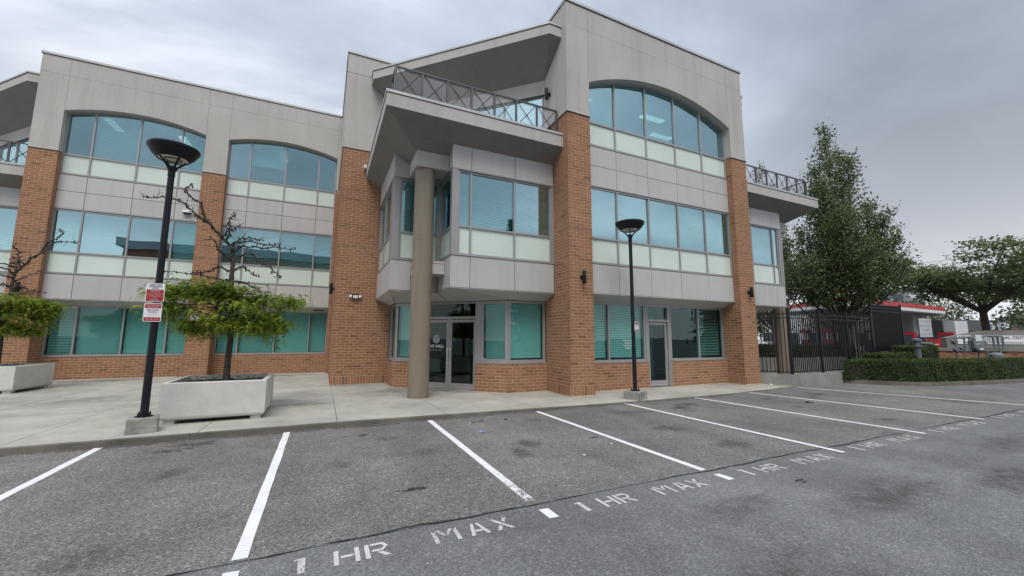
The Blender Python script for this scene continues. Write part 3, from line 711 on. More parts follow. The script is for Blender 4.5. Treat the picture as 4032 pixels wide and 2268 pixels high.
def base_wall(P, s0, s1, seed, ztop=.985):
    g = MB(); g.box(P, s0, s1, -.3, -.0035, -.02, ztop - .004); c = g.build('brick_base_wall', 'mortar', BLD)
    bricks(P, s0, s1, GZ, ztop, c, rowlock=.10, seed=seed)
    g = MB(); g.box(P, s0, s1, -.1, .012, ztop, ztop + .03); g.build('window_sill', 'frame', BLD)

def room(x0, x1, y0, y1, levels, wall='interior', ceil='ceiling'):
    for (z0, z1) in levels:
        g = MB()
        g.face([(x0, y1, z0), (x1, y1, z0), (x1, y1, z1), (x0, y1, z1)]); g.face([(x0, y0, z0), (x0, y1, z0), (x0, y1, z1), (x0, y0, z1)]); g.face([(x1, y0, z0), (x1, y1, z0), (x1, y1, z1), (x1, y0, z1)])
        g.face([(x0, y0, z0), (x1, y0, z0), (x1, y1, z0), (x0, y1, z0)])
        g.build('room_wall', wall, BLD)
        g = MB(); g.box(WORLD, x0, x1, y0, y1, z1, z1 + .25); g.build('room_ceiling', ceil, BLD)
LEV = [(GZ + .01, 3.02), (4.12, 6.86), (8.12, 11.25)]

# ------------------------------------------------------------------ right wing
YR = 10.18
p2 = pier(6.70, 7.58, YR, YR + .95, 11.62, seed=21)
p3 = pier(14.49, 15.38, YR, YR + .6, YR + .95, seed=31)
MR = [7.58, 8.83, 10.25, 11.68, 13.10, 14.49]
PG = wing_bay(YR, 7.58, 14.49, MR, 10.30, 11.08, [62, None, 60, None, None], [66, 68, 70, 62, 74], None, 100, gf=False)
glazing(PG, [7.60, 8.79, 10.40], [('g', 1.0, 3.0)], [48, 46], 120, 'glass_low', fr=.06)
glazing(PG, [11.60, 13.10, 14.47], [('g', 1.0, 3.0)], [None, 0], 121, 'glass_low', fr=.06)
base_wall(place((0, YR + .70), (1, 0), (0, -1)), 7.58, 10.44, 40); base_wall(place((0, YR + .70), (1, 0), (0, -1)), 11.62, 14.49, 41)
stucco_front(YR, 6.70, 15.38, [(7.58, 14.49, 10.30, 11.08)], .24, 12.16)
PF = place((0, YR), (1, 0), (0, -1)); cap(PF, 6.665, 15.415)
flash(PF, 6.67, 7.60, BRZ); flash(PF, 14.47, 15.41, BRZ)
PL = place((6.70, 0), (0, 1), (-1, 0))            # left flank of the right wing
g = MB(); g.box(PL, YR + .002, 16.2, -.3, 0, BRZ + .03, CAPZ - .06); g.build('stucco_wall', 'stucco', BLD)
g = MB(); g.wbox(15.10, 15.38, YR + .02, 16.2, 3.0, CAPZ - .06); g.build('stucco_wall', 'stucco', BLD)
cap(PL, YR + .31, 16.2); flash(PL, YR + .06, 11.7, BRZ)
room(7.4, 14.7, YR + .45, 15.6, LEV[1:]); room(7.4, 14.7, YR + 1.0, 15.6, LEV[:1], 'interior_shaded', 'interior_shaded')
# glazed side door on the right wing
def door(P, s0, s1, z0, z1, hinge, seed, mat='glass_door', par=BLD, name='door'):
    g = MB(); st = .095
    g.box(P, s0, s0 + st, -.05, 0, z0, z1); g.box(P, s1 - st, s1, -.05, 0, z0, z1)
    g.box(P, s0 + st, s1 - st, -.048, -.002, z1 - st, z1); g.box(P, s0 + st, s1 - st, -.048, -.002, z0, z0 + .17)
    D = g.build(name, 'frame', par)
    rpane(P, s0 + st - .006, s1 - st + .006, -.028, z0 + .164, z1 - st + .006, random.Random(seed)).build('pane', mat, D)
    hs = s1 - .045 if hinge < 0 else s0 + .045
    g = MB(); g.tube([P(hs, .0, 1.0), P(hs, .06, 1.0), P(hs, .06, 1.36), P(hs, .0, 1.36)], .013, 8); g.build('handle', 'chrome', D, True)
    g = MB(); g.box(P, hs - .028, hs + .028, .0, .012, .92, 1.44); g.build('handle_plate', 'chrome', D)
    hx = s0 - .012 if hinge < 0 else s1 + .012
    for z in (z1 - .35, z1 - .95, z0 + .3):
        g = MB(); g.tube([P(hx, .018, z - .07), P(hx, .018, z + .07)], .018, 8); g.box(P, hx - .03, hx + .03, .0, .012, z - .05, z + .05); g.build('hinge', 'chrome', D)
    g = MB(); g.box(P, s0, s1, -.03, .012, z0 - .02, z0 + .002); g.build('threshold', 'chrome', D)
    return D
PD = place((0, YR + .86), (1, 0), (0, -1))
g = MB(); g.box(PD, 10.43, 10.53, -.1, .05, GZ, 3.0); g.box(PD, 11.50, 11.64, -.1, .05, GZ, 3.0); g.box(PD, 10.53, 11.50, -.1, .05, 2.40, 2.48); g.box(PD, 10.53, 11.50, -.1, .05, 2.92, 3.0)
df = g.build('door_frame', 'frame', BLD); rpane(PD, 10.52, 11.51, -.03, 2.47, 2.93, rnd).build('transom_pane', 'glass_low', df)
g = MB(); g.box(PD, 10.40, 11.66, -.9, -.88, GZ, 3.0); g.build('room_wall', 'counter', BLD)
door(PD, 10.545, 11.485, GZ + .03, 2.385, -1, 5, 'glass_low')

# ------------------------------------------------------------------ left wing
YL = 21.20
pier(-10.70, -9.85, YL, YL + .6, YL + .95, seed=51); pier(-5.24, -4.37, YL, YL + .6, YL + .95, seed=61)
MB1 = [-9.85, -9.00, -7.55, -6.12, -5.24]; MB2 = [-4.37, -3.52, -2.08, -0.64, 0.17]
wing_bay(YL, -9.85, -5.24, MB1, 10.76, 11.14, [None, 52, None, 40], [34, 52, None, 50], [58, 66, 72, 62], 200)
wing_bay(YL, -4.37, 0.17, MB2, 10.74, 11.10, [None, (70, .6), None, None], [22, 24, 20, 18], [66, 70, 68, 64], 230)
pier(0.17, 0.302, YL, YL + .6, YL + .95, right=False, seed=66)
stucco_front(YL, -10.70, 0.31, [(-9.85, -5.24, 10.76, 11.14), (-4.37, 0.17, 10.74, 11.10)], .24, 12.23)
PF = place((0, YL), (1, 0), (0, -1)); cap(PF, -10.735, 0.30)
for a, b in ((-10.73, -9.83), (-5.26, -4.35)): flash(PF, a, b, BRZ)
room(-10.4, 0.2, YL + .5, 26.5, LEV[1:]); room(-10.4, 0.2, YL + 1.05, 26.5, LEV[:1])
g = MB(); g.wbox(-10.70, -10.4, YL + .02, 27, 3.0, CAPZ - .06); g.build('stucco_wall', 'stucco', BLD)
# ceiling lights that are on
def troffer(x, y, z, lx, ly):
    g = MB(); g.wbox(x - lx/2, x + lx/2, y - ly/2, y + ly/2, z - .02, z - .002); g.build('ceiling_light', 'fluorescent', BLD)
for (x, y) in ((-9.05, 23.1), (-6.6, 23.6), (-2.4, 23.4)): troffer(x, y, 11.25, .3, 1.2)
for (x, y) in ((8.6, 12.3), (12.4, 12.2), (13.9, 13.2)): troffer(x, y, 11.25, 1.2, .3)

# ------------------------------------------------------------------ centre block between the wings
XC, YC = 0.31, 15.95
g = MB(); i_ = .0035
g.wbox(XC + i_, 2.30, YC + i_, YC + .4, -.02, BRZ); g.wbox(XC + i_, XC + .4, YC + .4, YL + .95, -.02, BRZ); cw = g.build('brick_wall', 'mortar', BLD)
PC = place((0, YC), (1, 0), (0, -1)); PCL = place((XC, 0), (0, 1), (-1, 0))
bricks(PC, XC, 2.30, GZ, 5.18, cw, .29, seed=71); bricks(PC, XC, 2.30, 5.20, BRZ, cw, seed=72)
bricks(PCL, YC + .014, YL + .95, GZ, 5.18, cw, .29, seed=73); bricks(PCL, YC + .014, YL + .2, 5.20, BRZ, cw, seed=74)
g = MB(); g.wbox(XC + .002, 2.30, YC + .002, YC + .3, 5.182, 5.198); g.build('control_joint', 'dark_line', cw)
g = MB(); zj = 12.16
for z0, z1 in ((BRZ + .03, zj - .007), (zj + .007, CAPZ - .06)): g.wbox(XC, 6.6, YC, YC + .3, z0, z1); g.wbox(XC + .001, XC + .3, YC + .3, YL - .02, z0, z1)
g.build('stucco_wall', 'stucco', BLD)
g = MB(); g.wbox(XC + .012, 6.6, YC + .012, YC + .2, zj - .01, zj + .01); g.build('stucco_backing', 'dark_line', BLD)
cap(PC, XC - .03, 6.6); cap(PCL, YC + .31, YL - .05); flash(PC, XC - .03, 1.4, BRZ); flash(PCL, YC + .06, YL - .05, BRZ)
# roofs that close the volumes
g = MB(); g.wbox(-10.5, 0.4, YL + .3, 34, 12.5, 12.75); g.wbox(0.6, 15.1, 16.2, 34, 12.5, 12.75); g.wbox(6.95, 15.1, YR + .3, 16.2, 12.5, 12.75); g.build('roof_deck', 'roof', BLD)
g = MB(); g.wbox(-10.6, 15.2, 33.5, 34, 0, 12.7); g.wbox(15.1, 15.3, 16.2, 34, 0, 12.7); g.wbox(-10.7, -10.5, 27, 34, 0, 12.7); g.build('rear_wall', 'stucco', BLD)

# ------------------------------------------------------------------ corner blocks with balcony and canopy
def corner(T, flip, tag_, bl_front, bl_side, full=True):
    def mk(p0, p1):
        a, b = T(*p0), T(*p1); dx, dy = b[0]-a[0], b[1]-a[1]; L = math.hypot(dx, dy); u = (dx/L, dy/L)
        n_ = (u[1], -u[0]) if not flip else (-u[1], u[0])
        return place(a, u, n_), L
    def pts(*ps): return [T(*p) for p in ps]
    def face3(g, *ps): g.face([(*T(p[0], p[1]), p[2]) for p in ps])
    sd = 300 + tag_*40
    # second-floor glazed box with a notched corner
    PFr, LF = mk((3.22, 11.06), (6.70, 11.06)); PN1, LN = mk((1.75, 12.50), (3.22, 12.50)); PN2, _ = mk((3.22, 12.50), (3.22, 11.06)); PLf, LS = mk((1.75, 15.95), (1.75, 12.50))
    rows = [('s', 4.20, 5.08), ('g', 5.08, 6.80)]
    xsF = [.20, .60, 2.06, 3.40]
    glazing(PFr, xsF, rows, bl_front, sd, 'glass', d=-.03)
    glazing(PN1, [.22, LN - .02], rows, [30], sd + 1, 'glass', d=-.03); glazing(PN2, [.02, LN - .20], rows, [20], sd + 2, 'glass', d=-.03)
    glazing(PLf, [.06, LS - 2.06, LS - .60, LS - .20], rows, bl_side, sd + 3, 'glass', d=-.03)
    g = MB()
    for P_, a, b in ((PFr, -.001, .20), (PN2, LN - .20, LN - .012), (PLf, LS - .20, LS + .001), (PN1, .012, .22), (PFr, 3.40, LF)):
        g = MB(); g.box(P_, a, b, -.08, 0, 4.20, 6.80); g.build('corner_post', 'frame', BLD)
    g = MB(); g.prism(pts((3.16, 12.44), (3.32, 12.44), (3.32, 12.60), (3.16, 12.60)), 4.20, 6.80); g.build('corner_post', 'frame', BLD)
    for P_, xs in ((PFr, [-.0085, .60, 2.06, LF - .01]), (PLf, [.02, LS - 2.06, LS - .60, LS + .0085]), (PN1, [.047, .62, LN]), (PN2, [0, .85, LN - .047])):
        panels(P_, xs, [3.24, 4.185], d=-.004); panels(P_, xs, [6.84, 7.60], d=-.004)
    for P_, L_ in ((PFr, LF), (PLf, LS), (PN1, LN), (PN2, LN)):
        for (o_, za, zb_) in ((.014, 6.805, 6.835), (.012, 3.212, 3.236), (.016, 4.186, 4.200)):
            g = MB(); g.box(P_, 0, L_, -.03, o_, za, zb_); g.build('drip_edge', 'frame', BLD)
    # sloping soffit over the entrance
    O = [(1.75, 15.95), (1.75, 12.5), (3.22, 12.5), (3.22, 11.06), (6.70, 11.06)]; I = [(2.27, 15.95), (2.27, 14.63), (3.80, 13.10), (5.30, 11.60), (6.70, 11.60)]
    zo, zi = 3.214, 3.0
    for q in (((O[0], zo), (O[1], zo), (I[1], zi), (I[0], zi)), ((O[1], zo), (O[2], zo), (I[2], zi), (I[1], zi)), ((O[2], zo), (O[3], zo), (I[3], zi), (I[2], zi)), ((O[3], zo), (O[4], zo), (I[4], zi), (I[3], zi))):
        c0 = Vector((sum(p[0][0] for p in q)/4, sum(p[0][1] for p in q)/4, sum(p[1] for p in q)/4)); g = MB()
        def sh(p, z, k=.014):
            v = c0 - Vector((p[0], p[1], z)); v = v.normalized()*k; return (p[0]+v.x, p[1]+v.y, z+v.z)
        face3(g, *[sh(p, z) for p, z in q]); face3(g, *[(a, b, c_ + .01) for a, b, c_ in [sh(p, z) for p, z in q]][::-1]); g.build('soffit_panel', 'panel', BLD)
    g = MB()
    for q in (((O[0], zo), (O[1], zo), (I[1], zi), (I[0], zi)), ((O[1], zo), (O[2], zo), (I[2], zi), (I[1], zi)), ((O[2], zo), (O[3], zo), (I[3], zi), (I[2], zi)), ((O[3], zo), (O[4], zo), (I[4], zi), (I[3], zi))): face3(g, *[(p[0], p[1], z + .02) for p, z in q])
    g.build('soffit_backing', 'panel_gap', BLD)
    # balcony slab: fascia, hipped soffit, flashing
    g = MB(); zt, zf, k_ = 8.36, 7.94, .63
    E_ = [(1.19, 15.95), (1.19, 10.45), (6.70, 10.45)]
    face3(g, (1.19, 15.95, zf), (1.19, 10.45, zf), (1.19, 10.45, zt), (1.19, 15.95, zt)); face3(g, (1.19, 10.45, zf), (6.70, 10.45, zf), (6.70, 10.45, zt), (1.19, 10.45, zt))
    face3(g, (1.19, 10.45, zt), (6.70, 10.45, zt), (6.70, 15.95, zt), (1.19, 15.95, zt))
    g.build('balcony_slab', 'stucco', BLD)
    g = MB(); zn = zf - k_*2.03
    face3(g, (1.19, 15.95, zf), (1.19, 12.5, zf), (1.75, 12.5, zf-.56*k_), (1.75, 15.95, zf-.56*k_)); face3(g, (3.22, 10.45, zf), (6.70, 10.45, zf), (6.70, 11.06, zf-.6*k_), (3.22, 11.06, zf-.6*k_))
    face3(g, (1.19, 10.45, zf), (1.19, 12.5, zf), (3.22, 12.5, zn)); face3(g, (1.19, 10.45, zf), (3.22, 10.45, zf), (3.22, 12.5, zn))
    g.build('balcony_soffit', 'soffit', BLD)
    PB1, L1 = mk((1.19, 10.45), (6.70, 10.45)); PB2, L2 = mk((1.19, 15.95), (1.19, 10.45))
    for P_, L_ in ((PB1, L1), (PB2, L2)):
        g = MB(); g.box(P_, -.02 if P_ is PB1 else 0, L_ - (.0 if P_ is PB1 else .26), -.25, .022, zt - .035, zt + .04); g.build('balcony_flashing', 'flashing', BLD)
        g = MB(); g.box(P_, 0, L_, -.02, .008, zt - .052, zt - .036); g.build('shadow_strip', 'dark_line', BLD)  # painted shadow line below the balcony flashing
    # railing: posts, rails, crossed bars, glass
    def rail_run(P_, L_, n, skip_first):
        g = MB(); g.box(P_, 0, L_, -.03, .03, 9.31, 9.35); rl = g.build('railing', 'rail_metal', BLD)
        g = MB(); g.box(P_, 0, L_, -.012, .012, 8.47, 8.50); g.build('bottom_rail', 'rail_metal', rl)
        for i in range(n + 1):
            s_ = L_*i/n
            if not (i == 0 and skip_first):
                g = MB(); g.box(P_, s_ - .028, s_ + .028, -.028, .028, zt + .04, 9.31); g.build('post', 'rail_metal', rl)
            if i < n:
                a, b = s_ + .04, L_*(i+1)/n - .04; zm = (8.5 + 9.31)/2; sm = (a+b)/2
                for z0, z1 in ((8.5, 9.31), (9.31, 8.5)):
                    g = MB(); g.tube([P_(a, 0, z0), P_(b, 0, z1)], .014, 5); g.build('cross_bar', 'rail_metal', rl)
                g = MB(); g.tube([P_(sm, -.016, zm), P_(sm, .016, zm)], .032, 10); g.build('bar_hub', 'rail_metal', rl)
                g = MB(); q = [(a, 8.5), (b, 8.5), (b, 9.30), (a, 9.30)]; g.face([P_(s2, -.035, z) for s2, z in q]); g.build('glass_panel', 'glass_clear', rl)
    PR1, LR1 = mk((1.44, 10.77), (6.66, 10.77)); PR2, LR2 = mk((1.44, 15.85), (1.44, 10.77 + (.06)))
    rail_run(PR1, LR1, 7, False); rail_run(PR2, LR2, 7, False)
    # canopy roof over the balcony, cut at 45 degrees
    cz = 12.20; cf = 11.82
    C = [(1.22, 15.95), (1.22, 15.48), (6.24, 10.46), (6.70, 10.46)]; Wl = [(2.35, 15.95), (6.70, 11.60)]
    g = MB()
    for i in range(3): face3(g, (*C[i], cf), (*C[i+1], cf), (*C[i+1], cz), (*C[i], cz))
    face3(g, (*C[0], cz), (*C[1], cz), (*C[2], cz), (*C[3], cz), (6.70, 15.95, cz)); g.build('canopy', 'stucco', BLD)
    g = MB(); zw = 10.97
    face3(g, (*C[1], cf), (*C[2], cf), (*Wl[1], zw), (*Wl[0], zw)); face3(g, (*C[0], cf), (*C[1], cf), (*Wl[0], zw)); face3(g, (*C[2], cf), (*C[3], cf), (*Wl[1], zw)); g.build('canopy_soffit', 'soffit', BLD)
    for i in range(3):
        P_, L_ = mk(C[i], C[i+1]); g = MB(); g.box(P_, -.01, L_ + .01, -.12, .028, cz - .035, cz + .03); g.build('canopy_flashing', 'flashing', BLD)
        g = MB(); g.box(P_, 0, L_, -.02, .012, cz - .055, cz - .036); g.build('shadow_strip', 'dark_line', BLD)  # painted shadow line below the canopy edge
    # third-floor glazing behind the balcony
    PD3, L3 = mk((2.36, 15.94), (6.69, 11.61))
    glazing(PD3, [.05 + (L3-.1)*i/4 for i in range(5)], [('g', 8.42, 10.42)], [None, 70, None, (60, .5)], sd + 6, 'glass', d=-.02)
    g = MB(); g.box(PD3, 0, L3, -.15, 0, 10.42, 10.99); g.build('stucco_wall', 'stucco', BLD)
    g = MB(); g.box(PD3, 0, L3, -.1, .02, 10.38, 10.43); g.build('shadow_strip', 'dark_line', BLD)  # dark strip as a painted shadow line over the glazing
    # beam, ledge box and round column at the notch
    g = MB(); g.prism(pts((2.22, 11.43), (3.215, 11.43), (3.215, 12.495), (2.22, 12.495)), 6.855, 7.42); g.build('column_beam', 'stucco', BLD)
    g = MB(); q = pts((2.37, 11.70), (3.215, 11.70), (3.215, 12.495), (2.37, 12.495)); g.prism(q, 3.69, 4.0); q = pts((2.36, 11.69), (3.215, 11.69), (3.215, 12.495), (2.36, 12.495)); g.prism(q, 4.01, 4.08); g.build('ledge_box', 'panel', BLD)
    cx, cy = T(2.56, 11.76)
    g = MB(); g.lathe((cx, cy, 0), [(.298, .02), (.298, 6.86)], 48); rc = g.build('round_column', 'column_paint', BLD, True)
    g = MB(); g.lathe((cx, cy, 0), [(.2995, 4.625), (.2995, 4.633)], 48, cap=False); g.build('column_joint', 'counter', rc, True)
    # interior shells
    g = MB(); q = pts((1.85, 15.9), (1.85, 12.6), (3.32, 12.6), (3.32, 11.2), (6.65, 11.2), (6.65, 15.9))
    g.prism(q, 3.95, 4.15); g.build('floor_plate', 'interior', BLD); g = MB(); g.prism(q, 6.9, 7.2); g.build('floor_plate', 'ceiling', BLD)
    g = MB(); face3(g, (6.66, 11.75, 0), (6.66, 15.9, 0), (6.66, 15.9, 3.3), (6.66, 11.75, 3.3)); face3(g, (6.66, 11.15, 3.3), (6.66, 15.9, 3.3), (6.66, 15.9, 7.2), (6.66, 11.15, 7.2)); face3(g, (6.66, 11.85, 8.37), (6.66, 15.9, 8.37), (6.66, 15.9, 10.9), (6.66, 11.85, 10.9)); face3(g, (1.8, 15.9, 3.3), (6.66, 15.9, 3.3), (6.66, 15.9, 11), (1.8, 15.9, 11)); g.build('room_wall', 'interior', BLD)
    # ground floor: brick base, windows and entrance on the diagonal
    B, C2 = (2.25, 14.62), (5.30, 11.57)
    PGL, LGL = mk((2.25, 15.95), B); PGD, LGD = mk(B, C2); PGR, LGR = mk(C2, (6.70, 11.57))
    glazing(PGL, [.05, LGL - .03], [('g', 1.0, 2.99)], [70], sd + 8, 'glass_low', fr=.07, d=-.06)
    glazing(PGR, [.03, LGR - .02], [('g', 1.0, 2.99)], [74], sd + 9, 'glass_low', fr=.08, d=-.06)
    glazing(PGD, [.04, 1.05], [('g', 1.0, 2.99)], [64], sd + 10, 'glass_low', fr=.08, d=-.06)
    glazing(PGD, [3.33, LGD - .03], [('g', 1.0, 2.99)], [72], sd + 11, 'glass_low', fr=.10, d=-.06)
    base_wall(PGL, 0, LGL - .012, sd, 0.985); base_wall(PGD, 0, 1.08, sd + 1, .985); base_wall(PGD, 3.16, LGD, sd + 2, .985); base_wall(PGR, .012, LGR, sd + 3, .985)
    g = MB(); g.box(PGD, 3.14, 3.34, -.24, -.05, .99, 2.99); g.box(PGD, 3.14, 3.159, -.24, -.01, GZ, .99); g.box(PGD, 1.05, 1.10, -.24, -.05, GZ, 2.99); g.box(PGD, 1.10, 3.14, -.24, -.10, 2.42, 2.50); g.box(PGD, 1.10, 3.14, -.24, -.10, 2.93, 2.99)
    ef = g.build('entrance_frame', 'frame', BLD)
    PED = place(PGD(0, -.15, 0)[:2], (PGD(1, 0, 0)[0]-PGD(0, 0, 0)[0], PGD(1, 0, 0)[1]-PGD(0, 0, 0)[1]), (PGD(0, 1, 0)[0]-PGD(0, 0, 0)[0], PGD(0, 1, 0)[1]-PGD(0, 0, 0)[1]))
    rpane(PED, 1.09, 3.15, -.03, 2.49, 2.94, rnd).build('transom_pane', 'glass_door', ef)
    g = MB(); g.box(PED, 1.10, 3.14, -1.9, -1.88, GZ, 3.0); g.box(PED, .4, .42, -1.9, -.2, GZ, 3.0); g.box(PED, 3.5, 3.52, -1.9, -.2, GZ, 3.0); g.build('room_wall', 'interior_shaded', BLD)
    g = MB(); g.box(PED, .3, 3.6, -1.95, -.2, 3.0, 3.1); g.build('room_ceiling', 'interior_shaded', BLD)
    if full:
        dl = door(PED, 1.12, 2.125, GZ + .03, 2.40, -1, 61); dr = door(PED, 2.135, 3.13, GZ + .03, 2.40, 1, 62)
        g = MB(); g.box(PED, 2.35, 2.95, -1.3, -1.0, GZ, 1.12); g.build('reception_desk', 'counter', BLD)
        g = MB(); g.box(PED, 2.25, 2.6, -1.5, -1.48, 1.15, 1.75); g.build('wall_poster', 'spandrel', BLD)
        g = MB(); g.tube([PED(2.13, .005, 2.44), PED(2.13, -.02, 2.44)], .045, 14); g.build('unit_number_disc', 'ink_white', ef)
        u3 = Vector((*PED(1, 0, 0)[:2], 0)) - Vector((*PED(0, 0, 0)[:2], 0)); up = Vector((0, 0, 1))
        ld = PED(1.62, -.018, 1.50); pn = dl
        lettering('LIVE WELL', .135, 'ink_white', ld, u3, up, pn); lettering('EXERCISE CLINIC', .062, 'ink_grey', PED(1.62, -.018, 1.375), u3, up, pn)
        # round emblem: three grey blades around a pale ring
        for k in range(3):
            g = MB(); a0 = math.pi/2 + k*2.0944; N = 10
            oc = [(.135*math.cos(a0 + 1.0*(j/N*2-1)), .150*math.sin(a0 + 1.0*(j/N*2-1))) for j in range(N+1)]; ic = [(.060*math.cos(a0 + .9*(j/N*2-1)), .066*math.sin(a0 + .9*(j/N*2-1))) for j in range(N+1)]
            for j in range(N): g.face([PED(1.63 + x, -.018, 1.745 + z) for x, z in (oc[j], oc[j+1], ic[j+1], ic[j])])
            g.build('emblem_blade', 'ink_grey', pn)
        g = MB(); N = 24
        for j in range(N):
            a, b = 2*math.pi*j/N, 2*math.pi*(j+1)/N; g.face([PED(1.63 + r_*math.cos(t), -.017, 1.745 + r_*1.08*math.sin(t)) for r_, t in ((.062, a), (.062, b), (.034, b), (.034, a))])
        g.build('emblem_ring', 'ink_pale', pn)
ident = lambda x, y: (x, y)
corner(ident, False, 0, [44, 40, 34], [30, 30, 30])
corner(lambda x, y: (22.08 - x, y), True, 1, [None, None, None], [None], False)
corner(lambda x, y: (x - 17.40, y + 11.02), False, 2, [40, 36, 34], [30], False)

# window lettering beside the side door
up = (0, 0, 1)
for i, (s_, sz) in enumerate((('PROFESSIONAL', .058), ('SUITE 102', .066), ('Physiotherapy', .066), ('Entrance', .066))):
    lettering(s_, sz, 'ink_white', (9.62, YR + .835, 1.72 - i*.085), (1, 0, 0), up, BLD)
lettering('102-101', .05, 'ink_white', (4.70 + .02, 12.17 + .05, 1.12), (0.7071, -0.7071, 0), up, BLD)

# ------------------------------------------------------------------ bricks: the 300 largest in view as pieces, the rest as one mass
def brick_geo(P, s0, s1, z0, z1, g, t):
    g.box(P, s0, s1, -.012, 0, z0, z1, t, skip=('d0',))
sc_b = []
for i, (P, s0, s1, z0, z1, par, t) in enumerate(BR):
    c = Vector(P((s0+s1)/2, 0, (z0+z1)/2)); n_ = Vector(P(0, 1, 0)) - Vector(P(0, 0, 0)); v = CAM - c; dist = v.length
    cosv = max(0, v.normalized().dot(n_)); sc_b.append((s1-s0)*(z1-z0)*cosv/dist**2)
order = sorted(range(len(BR)), key=lambda i: -sc_b[i]); own = set(order[:300])
g = MB(); cache = {}
for i, (P, s0, s1, z0, z1, par, t) in enumerate(BR):
    if i not in own: brick_geo(P, s0, s1, z0, z1, g, t); continue
    tq = round(t*9)/9; key = (round(s1-s0, 3), round(z1-z0, 3), tq)
    if key not in cache:
        q = MB(); L_, H_ = s1-s0, z1-z0; q.box(lambda s_, d, z: (s_, -d, z), 0, L_, -.012, 0, 0, H_, tq, skip=('d0',))
        o = q.build('brick', 'brick', par, tint=True); cache[key] = o.data
    else:
        o = bpy.data.objects.new('brick', cache[key]); col.objects.link(o); o.parent = par
    a = P(s0, 0, z0); u = Vector(P(1, 0, 0)) - Vector(P(0, 0, 0)); n_ = Vector(P(0, 1, 0)) - Vector(P(0, 0, 0))
    o.matrix_basis = Matrix(((u.x, -n_.x, 0, a[0]), (u.y, -n_.y, 0, a[1]), (0, 0, 1, a[2]), (0, 0, 0, 1)))
tag(g.build('brickwork', 'brick', BLD, tint=True), kind='stuff')
# ================================================================== FURNITURE OF THE PLAZA
def kids(o): return [c for c in bpy.data.objects if c.parent is o]
def copy_tree(o, parent=None):
    c = o.copy(); col.objects.link(c); c.parent = parent
    for k in kids(o): copy_tree(k, c)
    return c
def rough_block(w, d, h, seed, taper=.03):
    """cast block with chipped arrises"""
    rs = random.Random(seed); g = MB(); n = 6; V = {}
    def pt(i, j, k):
        if (i, j, k) not in V:
            x, y, z = (i/n-.5)*w*(1 + taper*(1-k/n)), (j/n-.5)*d*(1 + taper*(1-k/n)), k/n*h
            e_ = sum(1 for q in (i, j, k) if q in (0, n)); a = .002 if e_ == 1 else (.007 if e_ == 2 else .012)
            V[(i, j, k)] = len(g.v); cx = -1 if i == n else (1 if i == 0 else 0); cy = -1 if j == n else (1 if j == 0 else 0); cz = -1 if k == n else 0
            g.v.append((x + cx*abs(rs.gauss(0, a)), y + cy*abs(rs.gauss(0, a)), z + cz*abs(rs.gauss(0, a))))
        return V[(i, j, k)]
    for a in range(n):
        for b in range(n):
            for q in (((0, a, b), (0, a, b+1), (0, a+1, b+1), (0, a+1, b)), ((n, a, b), (n, a+1, b), (n, a+1, b+1), (n, a, b+1)), ((a, 0, b), (a+1, 0, b), (a+1, 0, b+1), (a, 0, b+1)), ((a, n, b), (a, n, b+1), (a+1, n, b+1), (a+1, n, b)), ((a, b, n), (a+1, b, n), (a+1, b+1, n), (a, b+1, n))):
                g.f.append(tuple(pt(*p) for p in q)); g.t.append(0)
    return g
def lamp(loc, rz, bw, bd, bh, ztop, R_, label, seed, narm):
    o = empty('street_lamp', loc, label, 'street lamp', 'black post lamps along the kerb', rz)
    rough_block(bw, bd, bh, seed).build('concrete_base', 'block', o)
    g = MB(); g.lathe((0, 0, bh), [(.13, -.01), (.13, .02), (.075, .022), (.062, .06)], 4 if seed == 1 else 24); g.build('base_plate', 'black_metal', o)
    for k in range(4):
        a = math.pi/4 + k*math.pi/2; g = MB(); g.lathe((.105*math.cos(a), .105*math.sin(a), bh + .0), [(.016, .0), (.016, .055), (.009, .056), (.009, .085)], 6); g.build('anchor_bolt', 'black_metal', o)
    H = ztop
    g = MB(); g.lathe((0, 0, 0), [(.062, bh), (.056, H*.5), (.052, H - .12), (.060, H - .12), (.060, H - .10), (.056, H - .08), (.060, H - .02), (.085, H + .06)], 20); g.build('pole', 'black_metal', o, True)
    zr = H + .24
    for k in range(narm):
        a = k*2*math.pi/narm + .5; ca, sa = math.cos(a), math.sin(a)
        g = MB(); g.tube([(.05*ca, .05*sa, H + .0), (.085*ca, .085*sa, H + .07), (R_*.58*ca, R_*.58*sa, zr), (R_*.66*ca, R_*.66*sa, zr + .05)], [.022, .020, .017, .017], 6); g.build('arm', 'black_metal', o)
    g = MB(); g.lathe((0, 0, zr), [(R_*.58, -.03), (R_*.62, -.035), (R_*.80, .04), (R_*.97, .15), (R_, .18), (R_*.985, .205), (R_*.80, .235), (R_*.4, .255), (.01, .262)], 40, cap=False); g.build('lamp_shade', 'black_metal', o, True)
    g = MB(); g.lathe((0, 0, zr), [(.01, -.028), (R_*.30, -.03), (R_*.575, -.022)], 32, cap=False); g.build('lens', 'lamp_lens', o, True)
    g = MB(); g.lathe((0, 0, zr), [(R_*.30, -.045), (R_*.34, -.045), (R_*.34, -.024)], 32, cap=False); g.build('lens_ring', 'black_metal', o)
    return o
lampL = lamp((-2.82, 9.50, .09), R(12), .42, .46, .28, 4.90, .41, 'tall black lamp post beside the concrete planter, carrying two red and white signs', 1, 4)
lampR = lamp((8.36, 9.32, .02), R(20), .50, .50, .26, 4.86, .44, 'black lamp post before the right wing door, carrying one red and white sign', 2, 4)

